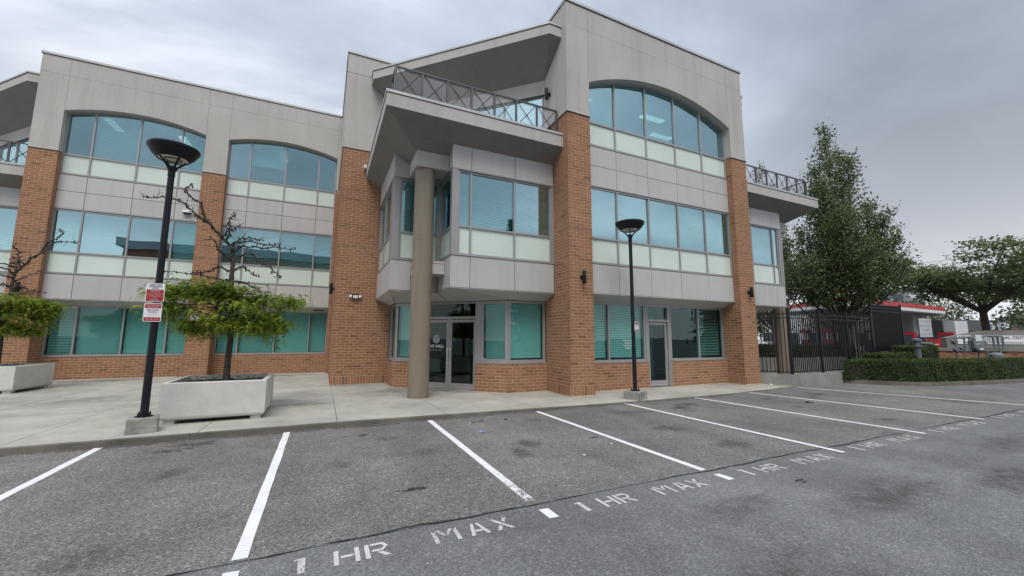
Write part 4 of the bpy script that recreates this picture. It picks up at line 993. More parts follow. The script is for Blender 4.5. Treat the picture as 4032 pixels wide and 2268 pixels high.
def plate_sign(name, loc, w, h, bands, lines, label, rz=0.0, r_=.02):
    """thin aluminium plate with rounded corners; bands are raised films, lines are lettering"""
    o = empty(name, loc, label, 'sign', None, rz)
    def rr(w_, h_, rad):
        p = []
        for cx, cz, a0 in ((w_/2-rad, h_/2-rad, 0), (-w_/2+rad, h_/2-rad, 90), (-w_/2+rad, -h_/2+rad, 180), (w_/2-rad, -h_/2+rad, 270)):
            for k in range(5): a = R(a0 + k*22.5); p.append((cx + rad*math.cos(a), cz + rad*math.sin(a)))
        return p
    g = MB(); q = rr(w, h, r_); g.face([(x, 0, z) for x, z in q]); g.face([(x, .004, z) for x, z in q][::-1])
    for i in range(len(q)): a, b = q[i], q[(i+1) % len(q)]; g.face([(a[0], 0, a[1]), (b[0], 0, b[1]), (b[0], .004, b[1]), (a[0], .004, a[1])])
    g.build('plate', 'sign_white', o)
    for (z0, z1, mat) in bands:
        g = MB(); x = w/2 - .012; g.face([(-x, -.0015, z0), (x, -.0015, z0), (x, -.0015, z1), (-x, -.0015, z1)]); g.build('band', mat, o)
    for (s_, z, sz, mat, sx) in lines: lettering(s_, sz, mat, (0, -.003, z), (1, 0, 0), (0, 0, 1), o, sx=sx)
    return o
W = 'ink_pale'
def tow_sign(loc, label, rz, s=1.0):
    return plate_sign('parking_sign', loc, .27*s, .34*s, [(.075*s, .158*s, 'sign_red'), (-.158*s, -.09*s, 'sign_red')],
        [('UNAUTHORIZED VEHICLES', .133*s, .026*s, W, .72), ('WILL BE TOWED', .099*s, .030*s, W, .8), ('ABBOTSFORD', .043*s, .036*s, 'ink_black', .85), ('TOWING', .003*s, .036*s, 'ink_black', .9), ('24 HR PICK UP', -.045*s, .024*s, 'ink_grey', .9), ('604 - 857 - 0776', -.124*s, .034*s, W, .8)], label, rz)
plate_sign('parking_sign', (-2.84, 9.432, 2.60), .28, .34, [(-.160, .055, 'sign_red')],
    [('NEWGEN', .140, .044, 'ink_black', 1.0), ('PROFESSIONAL', .105, .034, 'ink_black', .85), ('CENTRE', .075, .030, 'ink_black', .9), ('VISITOR PARKING', .032, .022, W, .9), ('REGULATIONS', .010, .022, W, .9), ('MAX. 1 HOUR PARKING', -.030, .024, W, .8), ('CLIENTS & VISITORS', -.066, .024, W, .8), ('ONLY', -.090, .022, W, .9), ('ALL OTHERS', -.122, .020, W, .9), ('WILL BE TOWED', -.143, .020, W, .9)],
    'upper sign on the left lamp post, white top over red panel, NEWGEN PROFESSIONAL CENTRE', R(-6))
tow_sign((-2.845, 9.432, 2.235), 'lower sign on the left lamp post, red bands above and below a white towing notice', R(-6))
tow_sign((8.43, 9.24, 2.14), 'small red and white towing sign on the right lamp post', R(18), .88)
tow_sign((-4.98, 21.17, 2.58), 'red and white towing sign on a brick pier, half hidden by the planter tree', 0, 1.15)

# planters
def planter(loc, rz, label):
    o = empty('planter', loc, label, 'planter', 'square concrete planters on the plaza', rz)
    g = MB(); h = .875; t = .09; zb = .088; bev = .02
    def ring(a, z): return [(-a, -a, z), (a, -a, z), (a, a, z), (-a, a, z)]
    rings = [ring(h - .03, zb), ring(h - .008, zb + .03), ring(h, zb + .06), ring(h, .785), ring(h - .012, .80), ring(h - t, .80), ring(h - t - .02, .55)]
    for q in rings: g.v += q
    for k in range(len(rings)-1):
        for i in range(4): j = (i+1) % 4; g.f.append((4*k+i, 4*k+j, 4*k+4+j, 4*k+4+i)); g.t.append(0)
    g.f.append((3, 2, 1, 0)); g.t.append(0); g.build('tub', 'planter', o)
    for sx in (-1, 1):
        for sy in (-1, 1): g = MB(); x, y = sx*(h-.16), sy*(h-.16); g.wbox(x-.09, x+.09, y-.09, y+.09, 0, zb + .01); g.build('foot', 'planter', o)
    rs = random.Random(9); g = MB(); n = 14; a = h - t - .008
    Z = [[.70 + rs.uniform(-.02, .025) for _ in range(n+1)] for _ in range(n+1)]
    for i in range(n):
        for j in range(n): g.face([(-a + 2*a*p/n, -a + 2*a*q/n, Z[p][q]) for p, q in ((i, j), (i+1, j), (i+1, j+1), (i, j+1))])
    g.build('soil', 'soil', o); return o
PL1 = planter((-1.905, 10.875, .10), R(0.8), 'square pale concrete planter with a half-bare tree, nearest the parking bays')
PL2 = copy_tree(PL1); PL2.location = (-9.0, 18.06, GZ); PL2.rotation_euler = (0, 0, R(-3)); PL2['label'] = 'square pale concrete planter cut by the left edge, close to the left wing'

# half-dead honey locusts: bare spurred limbs above, feathery skirt below (local coordinates, origin on the soil)
def locust(seed, sx):
    rs = random.Random(seed); X0, Z0 = -1.89, .80
    def L(x, z, y=0.0): return Vector(((x - X0)*sx, y, z - Z0))
    g = MB(); tr = [L(-1.885, .78), L(-1.89, 1.3, .01), L(-1.87, 1.85, .02), L(-1.93, 2.5, .02), L(-1.96, 3.2, .0), L(-1.955, 3.55, 0), L(-1.99, 3.82, 0)]
    g.tube(tr, [.075, .062, .056, .052, .047, .040, .034], 10)
    for _ in range(26):
        t = rs.uniform(.1, 1); p = tr[int(t*5.9)].lerp(tr[min(6, int(t*5.9)+1)], rs.random()); a = rs.uniform(0, 6.3); q = p + Vector((math.cos(a), math.sin(a), .3))*.075
        g.tube([p, q], [.022, .008], 5)
    trunk = g.build('trunk', 'bark', None, True)
    g = MB()
    limbs = [[(-1.99, 3.80), (-2.22, 4.04), (-2.42, 4.28), (-2.68, 4.47), (-2.92, 4.72), (-3.13, 4.87), (-3.40, 4.86), (-3.73, 4.85)],
             [(-2.42, 4.28), (-2.57, 4.48), (-2.71, 4.85), (-2.94, 4.98), (-3.07, 5.20), (-2.96, 5.34)],
             [(-2.10, 3.95), (-2.08, 4.25), (-2.10, 4.46), (-2.01, 4.59)],
             [(-1.97, 3.70), (-1.81, 3.90), (-1.46, 3.91), (-1.07, 3.95), (-0.74, 3.97)],
             [(-1.96, 3.62), (-1.62, 3.70), (-1.34, 3.50), (-1.14, 3.33), (-.98, 3.21)],
             [(-1.95, 3.08), (-2.07, 3.06), (-2.48, 3.13), (-3.09, 3.16)],
             [(-1.95, 3.05), (-1.64, 3.00), (-1.41, 2.87), (-1.19, 2.74)],
             [(-1.96, 3.30), (-1.80, 3.42), (-1.68, 3.33), (-1.50, 3.26)],
             [(-1.96, 3.28), (-2.25, 3.36), (-2.50, 3.22), (-2.73, 3.21)],
             [(-2.0, 3.8), (-1.9, 4.05), (-1.72, 4.15), (-1.5, 4.1)], [(-2.05, 3.9), (-1.78, 4.02), (-1.4, 4.05), (-1.1, 4.02)],
             [(-2.22, 4.04), (-2.05, 4.2), (-1.85, 4.26)], [(-1.97, 3.5), (-2.2, 3.7), (-2.35, 3.95)]]
    for li, lb in enumerate(limbs):
        yv = rs.uniform(-.5, .5); n = len(lb); r0 = .030 if li < 2 else .019
        pts = [L(x, z, yv*(k/(n-1))) for k, (x, z) in enumerate(lb)]
        fine = []
        for k in range(n-1):
            for t in (0, .33, .66): fine.append(pts[k].lerp(pts[k+1], t) + Vector((rs.gauss(0, .012), rs.gauss(0, .012), rs.gauss(0, .014))))
        fine.append(pts[-1]); m_ = len(fine)
        g.tube(fine, [r0*(1 - .8*k/(m_-1)) + .003 for k in range(m_)], 6)
        for k in range(m_):     # flower spurs and dead twigs
            for _ in range(3):
                p = fine[k] + Vector((rs.gauss(0, .015), rs.gauss(0, .02), rs.gauss(0, .015))); q = p + Vector((rs.gauss(0, .03), rs.gauss(0, .03), rs.gauss(0, .03)))
                g.tube([p, (p+q)/2, q], [.006, .017, .005], 5)
            if rs.random() < (.9 if 2 < li < 5 or li > 8 else .55):
                d = Vector((rs.gauss(0, 1), rs.gauss(0, 1), rs.gauss(.1, .8))).normalized()*rs.uniform(.1, .32); p = fine[k]
                mid = p + d*.5 + Vector((rs.gauss(0, .025), rs.gauss(0, .025), rs.gauss(0, .025))); g.tube([p, mid, p + d], [.007, .005, .002], 4)
                if rs.random() < .6: g.tube([mid, mid + Vector((rs.gauss(0, .07), rs.gauss(0, .07), rs.gauss(.02, .07)))], [.004, .002], 4)
    dead = g.build('bare_branches', 'dead_bark', None)
    # live skirt: clumps of drooping pinnate sprays
    blobs = [(-1.95, 2.42, .80, .36, 17), (-2.78, 2.72, .38, .22, 12), (-2.30, 2.84, .46, .16, 11), (-1.15, 2.58, .46, .13, 9), (-.78, 2.60, .24, .07, 5), (-1.42, 2.12, .42, .24, 12), (-.94, 2.06, .20, .16, 6), (-2.52, 2.06, .44, .15, 7), (-1.98, 1.96, .50, .20, 10), (-3.0, 2.42, .20, .26, 7), (-1.80, 2.72, .34, .16, 7), (-2.62, 1.92, .16, .10, 3), (-1.25, 1.88, .18, .12, 3)]
    V = []; F = []; Tn = []; g = MB()
    for (bx, bz, rx, rz_, n) in blobs:
        c = L(bx, bz, rs.uniform(-.15, .15))
        for _ in range(int(n*1.35)):
            while True:
                v = Vector((rs.uniform(-1, 1), rs.uniform(-1, 1), rs.uniform(-1, 1)))
                if v.length < 1: break
            cc = c + Vector((v.x*rx, v.y*rx*.85, v.z*rz_*1.35)); az0 = math.atan2(v.y, v.x); cr = rs.uniform(.09, .2); ct = min(1, max(0, rs.gauss(.52, .2)))
            s0 = L(-1.93, bz + rs.uniform(-.1, .2)); g.tube([s0, s0.lerp(cc, .5) + Vector((0, 0, .06)), cc], [.010, .007, .003], 4)
            for _ in range(rs.randint(20, 34)):
                base = cc + Vector((rs.gauss(0, cr), rs.gauss(0, cr), rs.gauss(.03, cr*.42))); az = az0 + rs.gauss(0, 1.3); ln = rs.uniform(.10, .24); dr = rs.uniform(.05, .23); up_ = rs.uniform(-.02, .08)
                h_ = Vector((math.cos(az), math.sin(az), 0)); roll = rs.gauss(0, .35); sd_ = Vector((-h_.y*math.cos(roll), h_.x*math.cos(roll), math.sin(roll))); ti = min(1, max(0, ct + rs.gauss(0, .14)))
                for k in range(1, 8):
                    t = k/7; p = base + h_*(ln*t*(1 - .25*t)) + Vector((0, 0, up_*t - dr*t*t)); w_ = .030*(1 - .45*t); dn = Vector((0, 0, -.010))
                    for s_ in (-1, 1):
                        q = p + sd_*(s_*w_*1.25) + h_*.010 + dn; e_ = h_*.009 + Vector((0, 0, -.004))
                        i0 = len(V); V += [(p - e_)[:], (p + e_)[:], (q + e_*.8)[:], (q - e_*.8)[:]]; F.append((i0, i0+1, i0+2, i0+3)); Tn.append(min(1, max(0, ti + rs.gauss(0, .07))))
    fol = np_mesh('foliage', np.array(V), np.array(F), 'locust_leaf', np.array(Tn))
    lv = g.build('live_branches', 'bark')
    return [trunk, dead, fol, lv]
def plant_locust(loc, rz, label, parts):
    o = empty('locust_tree', loc, label, 'tree', 'half-bare locust trees in the planters', rz)
    for p in parts: p.parent = o
    return o
T1 = plant_locust((-1.89, 10.90, .80), 0, 'half-bare locust tree with a bright green lower skirt in the nearer planter', locust(4, 1))
T2 = plant_locust((-9.02, 18.05, .80), R(0), 'half-bare locust tree in the planter at the left edge', locust(8, -.82))
# weeds in the planters
def weeds(loc, label, seed):
    rs = random.Random(seed); o = empty('planter_weeds', loc, label, 'weeds', 'weeds growing in the planters'); V = []; F = []; Tn = []; g = MB()
    for i in range(26):
        x = rs.choice((-1, 1))*rs.uniform(.15, .62); y = rs.uniform(-.5, .5); hgt = rs.uniform(.06, .22); lean = Vector((rs.gauss(0, .12), rs.gauss(0, .12), hgt)); p = Vector((x, y, 0))
        g.tube([p, p + lean*.5, p + lean], [.004, .003, .002], 4)
        for k in range(9):
            t = rs.uniform(.25, 1); b = p + lean*t; a = rs.uniform(0, 6.3); d = Vector((math.cos(a), math.sin(a), rs.uniform(-.3, .5)))*rs.uniform(.05, .10); s_ = Vector((-d.y, d.x, 0)).normalized()*.014
            i0 = len(V); V += [b[:], (b + d*.5 + s_)[:], (b + d)[:], (b + d*.5 - s_)[:]]; F.append((i0, i0+1, i0+2, i0+3)); Tn.append(rs.random()*.7)
    np_mesh('leaves', np.array(V), np.array(F), 'hedge_leaf', np.array(Tn), o); g.build('stems', 'bark', o); return o
weeds((-1.9, 10.9, .80), 'low weeds around the trunk in the nearer planter', 1); weeds((-9.0, 18.05, .80), 'low weeds in the planter at the left edge', 2)

# wall fittings
def sconce(loc, rz, label):
    o = empty('wall_light', loc, label, 'wall light', 'black cylinder wall lights', rz)
    g = MB(); g.lathe((0, -.13, 0), [(.055, -.20), (.062, -.19), (.062, .19), (.055, .20)], 16); g.build('cylinder', 'black_metal', o, True)
    g = MB(); g.tube([(0, 0, 0), (0, -.09, 0)], .035, 10); g.build('bracket', 'black_metal', o)
    g = MB(); g.tube([(0, 0, 0), (0, -.02, 0)], .07, 12); g.build('back_plate', 'black_metal', o); return o
sconce((7.16, YR, 3.66), 0, 'black cylinder wall light on the wide front brick pier')
sconce((15.0, YR, 3.60), 0, 'black cylinder wall light on the rightmost brick pier')
sconce((XC, 16.15, 3.58), R(-90), 'black cylinder wall light at the corner beside the left wing')
sconce((-10.33, YL, 3.58), 0, 'black cylinder wall light on the leftmost brick pier')
sconce((6.70, 11.25, 10.22), R(-90), 'black cylinder wall light on stucco above the balcony')
def flood(loc, label):
    o = empty('flood_light', loc, label, 'flood light')
    g = MB(); g.wbox(-.11, .11, -.10, -.02, -.08, .08); g.build('housing', 'black_metal', o)
    g = MB(); g.wbox(-.085, .085, -.104, -.101, -.055, .055); g.build('lens', 'lamp_lens', o)
    for s_ in (-1, 1): g = MB(); g.lathe((s_*.16, -.07, -.05), [(.02, 0), (.05, .03), (.05, .08), (.03, .11)], 12); g.build('side_lamp', 'white_paint_metal', o, True)
    g = MB(); g.wbox(-.14, .14, -.06, -.03, .075, .10); g.wbox(-.03, .03, -.03, 0, -.04, .04); g.build('bracket', 'black_metal', o); return o
flood((1.02, YC, 3.29), 'black twin flood light low on the centre brick wall')
o = empty('security_camera', (1.13, YC, 8.34), 'small white security camera under the balcony on the centre wall', 'camera')
g = MB(); g.wbox(-.05, .05, -.20, -.06, -.06, .06); g.build('housing', 'white_paint_metal', o); g = MB(); g.tube([(0, 0, .02), (0, -.08, 0)], .02, 8); g.build('arm', 'white_paint_metal', o)
o = empty('wall_flood', (-5.66, YL + .24, 7.17), 'white wall flood light on grey panels left of the middle pier', 'flood light')
g = MB(); g.prism([(-.16, -.16), (.16, -.16), (.16, 0), (-.16, 0)], -.02, [.05, .05, .12, .12]); g.build('hood', 'white_paint_metal', o); g = MB(); g.wbox(-.13, .13, -.14, -.01, -.07, -.021); g.build('lens', 'black_metal', o)
o = empty('vent_grille', (-.25, YL + .52, 3.10), 'small grey vent grille in the soffit right of the planter tree', 'vent')
g = MB(); g.wbox(-.25, .25, -.02, .02, -.06, .03); g.build('frame', 'frame', o)
for k in range(4): g = MB(); g.wbox(-.23, .23, -.028, -.021, -.05 + k*.02, -.043 + k*.02); g.build('slat', 'panel_gap', o)

# litter
def scrap(name, loc, mat, s_, label, seed):
    rs = random.Random(seed); g = MB(); n = 5; Z = {}
    for i in range(n):
        for j in range(n): Z[i, j] = (s_*(i/(n-1)-.5)*rs.uniform(.8, 1.2), s_*.7*(j/(n-1)-.5)*rs.uniform(.8, 1.2), abs(rs.gauss(0, s_*.13)) + .006)
    for i in range(n-1):
        for j in range(n-1): g.face([Z[i, j], Z[i+1, j], Z[i+1, j+1], Z[i, j+1]])
    o = g.build(name, mat); o.location = loc; o.rotation_euler = (0, 0, rs.uniform(0, 6)); tag(o, label, 'litter'); return o
scrap('litter_scrap', (2.85, 7.42, .004), 'litter_blue', .12, 'crumpled blue wrapper lying in the second bay from the planter', 1)
scrap('litter_scrap', (3.75, 8.32, .004), 'litter_dark', .07, 'dark scrap on the asphalt just beyond the blue wrapper', 2)
scrap('litter_scrap', (3.75, 5.35, .004), 'litter_white', .06, 'tiny white scrap in the middle bay near the seam', 3)
scrap('litter_scrap', (4.55, 5.72, .004), 'litter_white', .07, 'thin pale scrap beside the middle bay line', 4)
scrap('litter_scrap', (15.72, 10.05, .03), 'litter_white', .16, 'crumpled white paper cup at the foot of the low fence wall', 5)
scrap('litter_scrap', (12.6, 7.0, .004), 'litter_dark', .22, 'flattened dark strip on the asphalt near the third line from the right', 6)
# ================================================================== RIGHT-HAND SIDE: FENCE, HEDGES, SIGN, GAS STATION
# low concrete wall under the fence
lw = wroot(empty('low_wall', (17.5, 9.6, 0), 'low grey concrete wall carrying the black picket fence beside the right pier', 'wall'))
for q in ([(15.40, 10.62), (15.55, 10.70), (16.36, 9.62), (16.19, 9.44)], [(16.19, 9.44), (16.36, 9.62), (20.4, 9.66), (20.4, 9.44)]):
    g = MB(); g.prism(q, -.02, .455); g.build('wall_section', 'low_wall', lw)
# patio behind the fence
g = MB(); g.face([(15.4, 9.55, .05), (32, 9.55, .05), (32, 15, .05), (15.4, 15, .05)]); tag(g.build('patio', 'sidewalk'), kind='structure')
pw = wroot(empty('patio_wall', (24, 13.2, 0), 'low concrete planter wall seen through the picket fence', 'wall'))
for q in ([(19.3, 14.3), (22.5, 12.55), (22.6, 12.8), (19.45, 14.55)], [(22.5, 12.55), (27.5, 12.15), (27.5, 12.4), (22.6, 12.8)]):
    g = MB(); g.prism(q, 0, .83); g.build('wall_section', 'low_wall', pw)

def fence(name, pts, zb, zt, label, step=.125, post_every=None, rails=(.17, .33), grp='black picket fence runs'):
    L_all = 0; o = wroot(empty(name, (pts[0][0], pts[0][1], zb), label, 'fence', grp)); pk = None; pm = None
    for a, b in zip(pts[:-1], pts[1:]):
        dx, dy = b[0]-a[0], b[1]-a[1]; L = math.hypot(dx, dy); P = place(a, (dx/L, dy/L), (dy/L, -dx/L)); n = max(1, round(L/2.45)); rz = math.atan2(dy, dx)
        for z in (zb + .09, zt - rails[1], zt - rails[0]):
            g = MB(); g.box(P, 0, L, -.018, .018, z - .018, z + .018); g.build('rail', 'black_metal', o)
        for i in range(n + 1):
            if i == n and b is not pts[-1]: continue
            s_ = L*i/n; g = MB(); g.box(P, s_ - .037, s_ + .037, -.037, .037, zb, zt + .04); g.box(P, s_ - .043, s_ + .043, -.043, .043, zt + .04, zt + .055); g.build('post', 'black_metal', o)
        m_ = int(L/step)
        for i in range(1, m_):
            s_ = L*i/m_
            if pk is None:
                g = MB(); h_ = zt - zb - .05; w_ = .0145; g.wbox(-w_, w_, -w_, w_, 0, h_ - .05)
                i0 = len(g.v); g.v += [(-w_, -w_, h_ - .05), (w_, -w_, h_ - .05), (w_, w_, h_ - .05), (-w_, w_, h_ - .05), (0, 0, h_)]; g.f += [(i0 + k, i0 + (k+1) % 4, i0 + 4) for k in range(4)]; g.t += [0]*4
                q = g.build('picket', 'black_metal', None); pk = q.data
            else: q = bpy.data.objects.new('picket', pk); col.objects.link(q)
            q.parent = o; q.matrix_parent_inverse = WROOT[o.name]; p = P(s_, 0, zb + .05); q.location = p; q.rotation_euler = (0, 0, rz)
    return o
fence('picket_fence', [(15.52, 10.62), (16.27, 9.55)], .455, 2.94, 'short return of black picket fence against the right brick pier')
fence('picket_fence', [(16.33, 9.55), (22.5, 9.60)], .455, 2.94, 'long run of black picket fence behind the hedge, before the tall tree')
fence('picket_gate', [(22.58, 9.6), (25.5, 9.66)], .20, 3.42, 'tall black picket gate at the right end of the fence', .10)
fence('picket_fence', [(25.5, 9.8), (26.4, 13.0)], .20, 3.3, 'far side run of black picket fence behind the gate', .12)

# foliage helper: leaf quads scattered by a sampling function
def leaves(name, pts, size, mat, seed, parent=None, flat=.0, tint=None, aspect=.62):
    rg = np.random.default_rng(seed); n = len(pts); pts = np.asarray(pts)
    d = rg.normal(size=(n, 3)); d[:, 2] *= (1 - flat); d /= np.linalg.norm(d, axis=1)[:, None]
    e_ = rg.normal(size=(n, 3)); e_[:, 2] *= (1 - flat); e_ -= d*(e_*d).sum(1)[:, None]; e_ /= np.linalg.norm(e_, axis=1)[:, None]
    s_ = size*rg.uniform(.6, 1.25, n)[:, None]
    V = np.empty((n, 4, 3)); V[:, 0] = pts - d*s_*.5; V[:, 1] = pts + e_*s_*aspect*.5; V[:, 2] = pts + d*s_*.5; V[:, 3] = pts - e_*s_*aspect*.5
    F = np.arange(n*4).reshape(n, 4); t = rg.beta(2.2, 2.6, n) if tint is None else np.clip(tint + rg.normal(0, .12, n), 0, 1)
    return np_mesh(name, V.reshape(-1, 3), F, mat, t, parent)

def hedge(poly, z0, z1, n, size, label, seed, rounding=.07):
    """clipped hedge: dark core and leaves on its skin"""
    cx = sum(p[0] for p in poly)/len(poly); cy = sum(p[1] for p in poly)/len(poly)
    o = wroot(empty('hedge', (cx, cy, z0), label, 'hedge', 'clipped hedges by the fence'))
    g = MB(); k = .06
    inner = [(p[0] + (cx-p[0])*k/max(.5, math.hypot(p[0]-cx, p[1]-cy)), p[1] + (cy-p[1])*k/max(.5, math.hypot(p[0]-cx, p[1]-cy))) for p in poly]
    g.prism(inner, z0, z1 - .06); g.build('inner_twigs', 'hedge_core', o)
    rg = np.random.default_rng(seed); P = []; ed = []
    for i in range(len(poly)):
        a, b = poly[i], poly[(i+1) % len(poly)]; ed.append((a, b, math.hypot(b[0]-a[0], b[1]-a[1])*(z1-z0)))
    from mathutils.geometry import tessellate_polygon
    tris = tessellate_polygon([[Vector((*p, 0)) for p in poly]]); ta = []
    for t in tris:
        a, b, c = [np.array(poly[i]) for i in t]; ta.append((a, b, c, abs(np.cross(b-a, c-a))/2))
    tot = sum(e_[2] for e_ in ed) + sum(t[3] for t in ta)
    for a, b, ar in ed:
        m_ = int(n*ar/tot); t = rg.random(m_); z = z0 + (z1-z0)*rg.random(m_); dx, dy = b[0]-a[0], b[1]-a[1]; L = math.hypot(dx, dy); off = rg.normal(0, .028, m_) - .02 + .03*np.sin(t*L*5 + z*4)
        near = np.clip((z - (z1 - rounding))/rounding, 0, 1); off = off - near*near*.05
        P.append(np.stack([a[0] + dx*t + dy/L*off, a[1] + dy*t - dx/L*off, z], 1))
    for a, b, c, ar in ta:
        m_ = int(n*ar/tot); r1 = np.sqrt(rg.random(m_)); r2 = rg.random(m_); xy = a*(1-r1)[:, None] + b*(r1*(1-r2))[:, None] + c*(r1*r2)[:, None]
        P.append(np.stack([xy[:, 0], xy[:, 1], z1 + rg.normal(0, .022, m_) + .018*np.sin(xy[:, 0]*3.1) + .015*np.sin(xy[:, 1]*4)], 1))
    P = np.concatenate(P); leaves('leaves', P, size, 'hedge_leaf', seed, o); return o
KP = [(19.50, 9.42), (20.05, 8.78), (20.45, 8.12), (21.1, 7.55), (21.95, 7.28), (23.7, 6.92), (26.8, 6.48), (31, 6.05)]
def offs(P, d):
    R_ = []
    for i, p in enumerate(P):
        a, b = P[max(i-1, 0)], P[min(i+1, len(P)-1)]; dx, dy = b[0]-a[0], b[1]-a[1]; L = math.hypot(dx, dy); R_.append((p[0] - dy/L*d, p[1] + dx/L*d))
    return R_
# island kerb
ik = wroot(empty('island_kerb', (23, 7.5, 0), None, None)); tag(ik, kind='structure')
o0, o1, o2 = KP, offs(KP, .04), offs(KP, .17)
for i in range(len(KP)-1):
    g = MB(); g.prism([o0[i], o0[i+1], o2[i+1], o2[i]], -.02, .10); g.build('kerb_base', 'kerb', ik); g = MB(); g.prism([o1[i], o1[i+1], o2[i+1], o2[i]], .10, .15); g.build('kerb_stone', 'kerb', ik)
g = MB(); g.face([(x, y, .13) for x, y in offs(KP, .16)] + [(34, 12, .13), (20.45, 12, .13)]); tag(g.build('planting_bed', 'soil'), kind='structure')
fr_, bk = offs(KP, .20), offs(KP, 1.20)
bk[0] = (19.9, 9.40); bk[1] = (21.0, 9.38); fr_[0] = (19.45, 9.38)
hedge(fr_ + bk[::-1], .13, .95, 60000, .052, 'long curved clipped hedge along the kerb at the right', 1)
hedge([(21.1, 9.42), (21.2, 8.75), (23.2, 8.40), (23.3, 9.42)], .13, 1.20, 8000, .055, 'second clipped hedge tier just behind the long curved hedge', 2)
hedge([(23.75, 9.45), (23.8, 8.72), (25.5, 8.45), (25.6, 9.45)], .13, 1.50, 9000, .06, 'taller clipped hedge block in front of the picket gate', 3)
hedge([(19.5, 14.6), (22.62, 12.85), (22.9, 13.6), (19.9, 15.3)], .5, 1.49, 6000, .08, 'dark hedge on the patio wall behind the picket fence', 4)
hedge([(22.66, 12.82), (27.3, 12.45), (27.3, 13.3), (22.95, 13.6)], .5, 1.46, 7000, .08, 'dark hedge on the patio wall behind the gate', 5)
hedge([(28.6, 11.0), (28.4, 10.1), (29.6, 9.95), (29.8, 11.0)], .13, 1.62, 5000, .07, 'low hedge beside the left end of the monument sign', 6)

# steel standpipe bollard
o = wroot(empty('standpipe', (23.55, 8.48, .13), 'grey steel standpipe with a flanged cap behind the hedge', 'standpipe'))
g = MB(); g.lathe((23.55, 8.48, .13), [(.105, 0), (.105, 1.33), (.18, 1.35), (.18, 1.41), (.11, 1.42), (.11, 1.58), (.17, 1.60), (.17, 1.68), (.07, 1.72)], 20); g.build('pipe', 'galv_paint', o, True)
g = MB(); g.tube([(23.58, 8.4, 1.64), (23.66, 8.12, 1.62), (23.70, 8.04, 1.60)], [.06, .05, .08], 8); g.build('outlet', 'galv_paint', o)

# monument sign: brick plinth, stone slab with arched top, white panel
MS = wroot(empty('monument_sign', (31.3, 8.2, .13), 'stone monument sign with arched top on a brick plinth, NEWGEN PROFESSIONAL CENTRE', 'sign'))
PS = place((29.0, 9.86), (.80, -.60), (-.60, -.80))      # s runs towards the lane, d towards the camera
g = MB(); g.box(PS, 0, 6.2, -.5, 0, .1, 1.22); pl = g.build('brick_plinth', 'mortar', MS)
g = MB(); rs = random.Random(2)
for k in range(11):
    a = -(.15 if k % 2 else 0)
    while a < 6.2:
        x0, x1 = max(a, 0), min(a + .29, 6.2)
        if x1 - x0 > .05: g.box(PS, x0 + .005, x1 - .005, -.006, .008, .12 + k*.0996, .12 + (k+1)*.0996 - .012, rs.random()*.8)
        a += .29
tag(g.build('plinth_bricks', 'brick', MS, tint=True), kind='stuff')
g = MB(); g.box(PS, -.08, 6.3, -.6, .07, 1.22, 1.37); g.build('coping', 'sign_stone', MS)
fn = lambda s_: 1.90 + .40*math.sin(math.pi*min(1, max(0, (s_ - .72)/5.4)))
g = MB(); N = 24; q = [(.72, 1.37), (6.12, 1.37)] + [(6.12 - 5.4*i/N, fn(6.12 - 5.4*i/N)) for i in range(N+1)]
g.face([PS(s_, -.08, z) for s_, z in q]); g.face([PS(s_, -.42, z) for s_, z in q][::-1])
for i in range(len(q)): a, b = q[i], q[(i+1) % len(q)]; g.face([PS(a[0], -.08, a[1]), PS(b[0], -.08, b[1]), PS(b[0], -.42, b[1]), PS(a[0], -.42, a[1])])
g.build('sign_slab', 'sign_stone', MS)
g = MB(); g.box(PS, 1.18, 5.2, -.08, -.05, 1.58, 2.02); sp = g.build('sign_panel', 'sign_white', MS)
uu = (.80, -.60, 0)
lettering('NEWGEN PROFESSIONAL CENTRE', .21, 'ink_black', PS(1.24, -.045, 1.91), uu, (0, 0, 1), sp, 'LEFT', .92)
lettering('MAIN ENTRANCE', .19, 'ink_black', PS(1.70, -.045, 1.76), uu, (0, 0, 1), sp, 'LEFT', .92)
g = MB(); g.box(PS, 1.4, 3.95, -.05, -.044, 1.635, 1.668); g.build('rule', 'ink_black', sp)

# gas meter set in front of the sign
gm = wroot(empty('gas_meter', (27.2, 7.7, .13), 'grey gas meter set of pipes, round regulator and meter in front of the monument sign', 'gas meter'))
PM = place((26.30, 8.22), (.70, -.525), (-.60, -.80))
def pipe(pts, r_, name='pipe'): g = MB(); g.tube([PM(*p) for p in pts], r_*.66, 10); g.build(name, 'galv_paint', gm, True)
pipe([(.10, 0, .1), (.10, 0, 1.55)], .05); pipe([(.42, 0, .1), (.42, 0, 1.35)], .035); pipe([(1.05, 0, .1), (1.05, 0, 1.35)], .05); pipe([(2.05, 0, .1), (1.97, 0, 1.35)], .07); pipe([(1.45, 0, .1), (1.42, 0, 1.30)], .06)
pipe([(.05, 0, 1.85), (.75, 0, 1.92), (.95, 0, 1.80)], .06); pipe([(1.15, 0, 1.88), (1.35, 0, 1.96), (2.1, 0, 1.96)], .06); pipe([(1.1, 0, 1.42), (2.2, 0, 1.42)], .055); pipe([(1.75, 0, 1.42), (1.75, 0, 1.96)], .055); pipe([(1.95, 0, 1.42), (1.95, 0, 1.96)], .055); pipe([(2.15, 0, 1.42), (2.15, 0, 1.92)], .055); pipe([(.5, 0, 1.2), (.5, 0, 1.9)], .05); pipe([(.72, 0, 1.25), (.72, 0, 1.9)], .05)
for (s_, z, r_) in ((.06, 1.70, .13), (.10, 1.35, .14), (.30, 1.42, .10)):
    g = MB(); g.tube([PM(s_, -.10, z), PM(s_, .0, z), PM(s_, .10, z)], [r_*.6, r_, r_*.6], 16); g.build('regulator', 'galv_paint', gm, True)
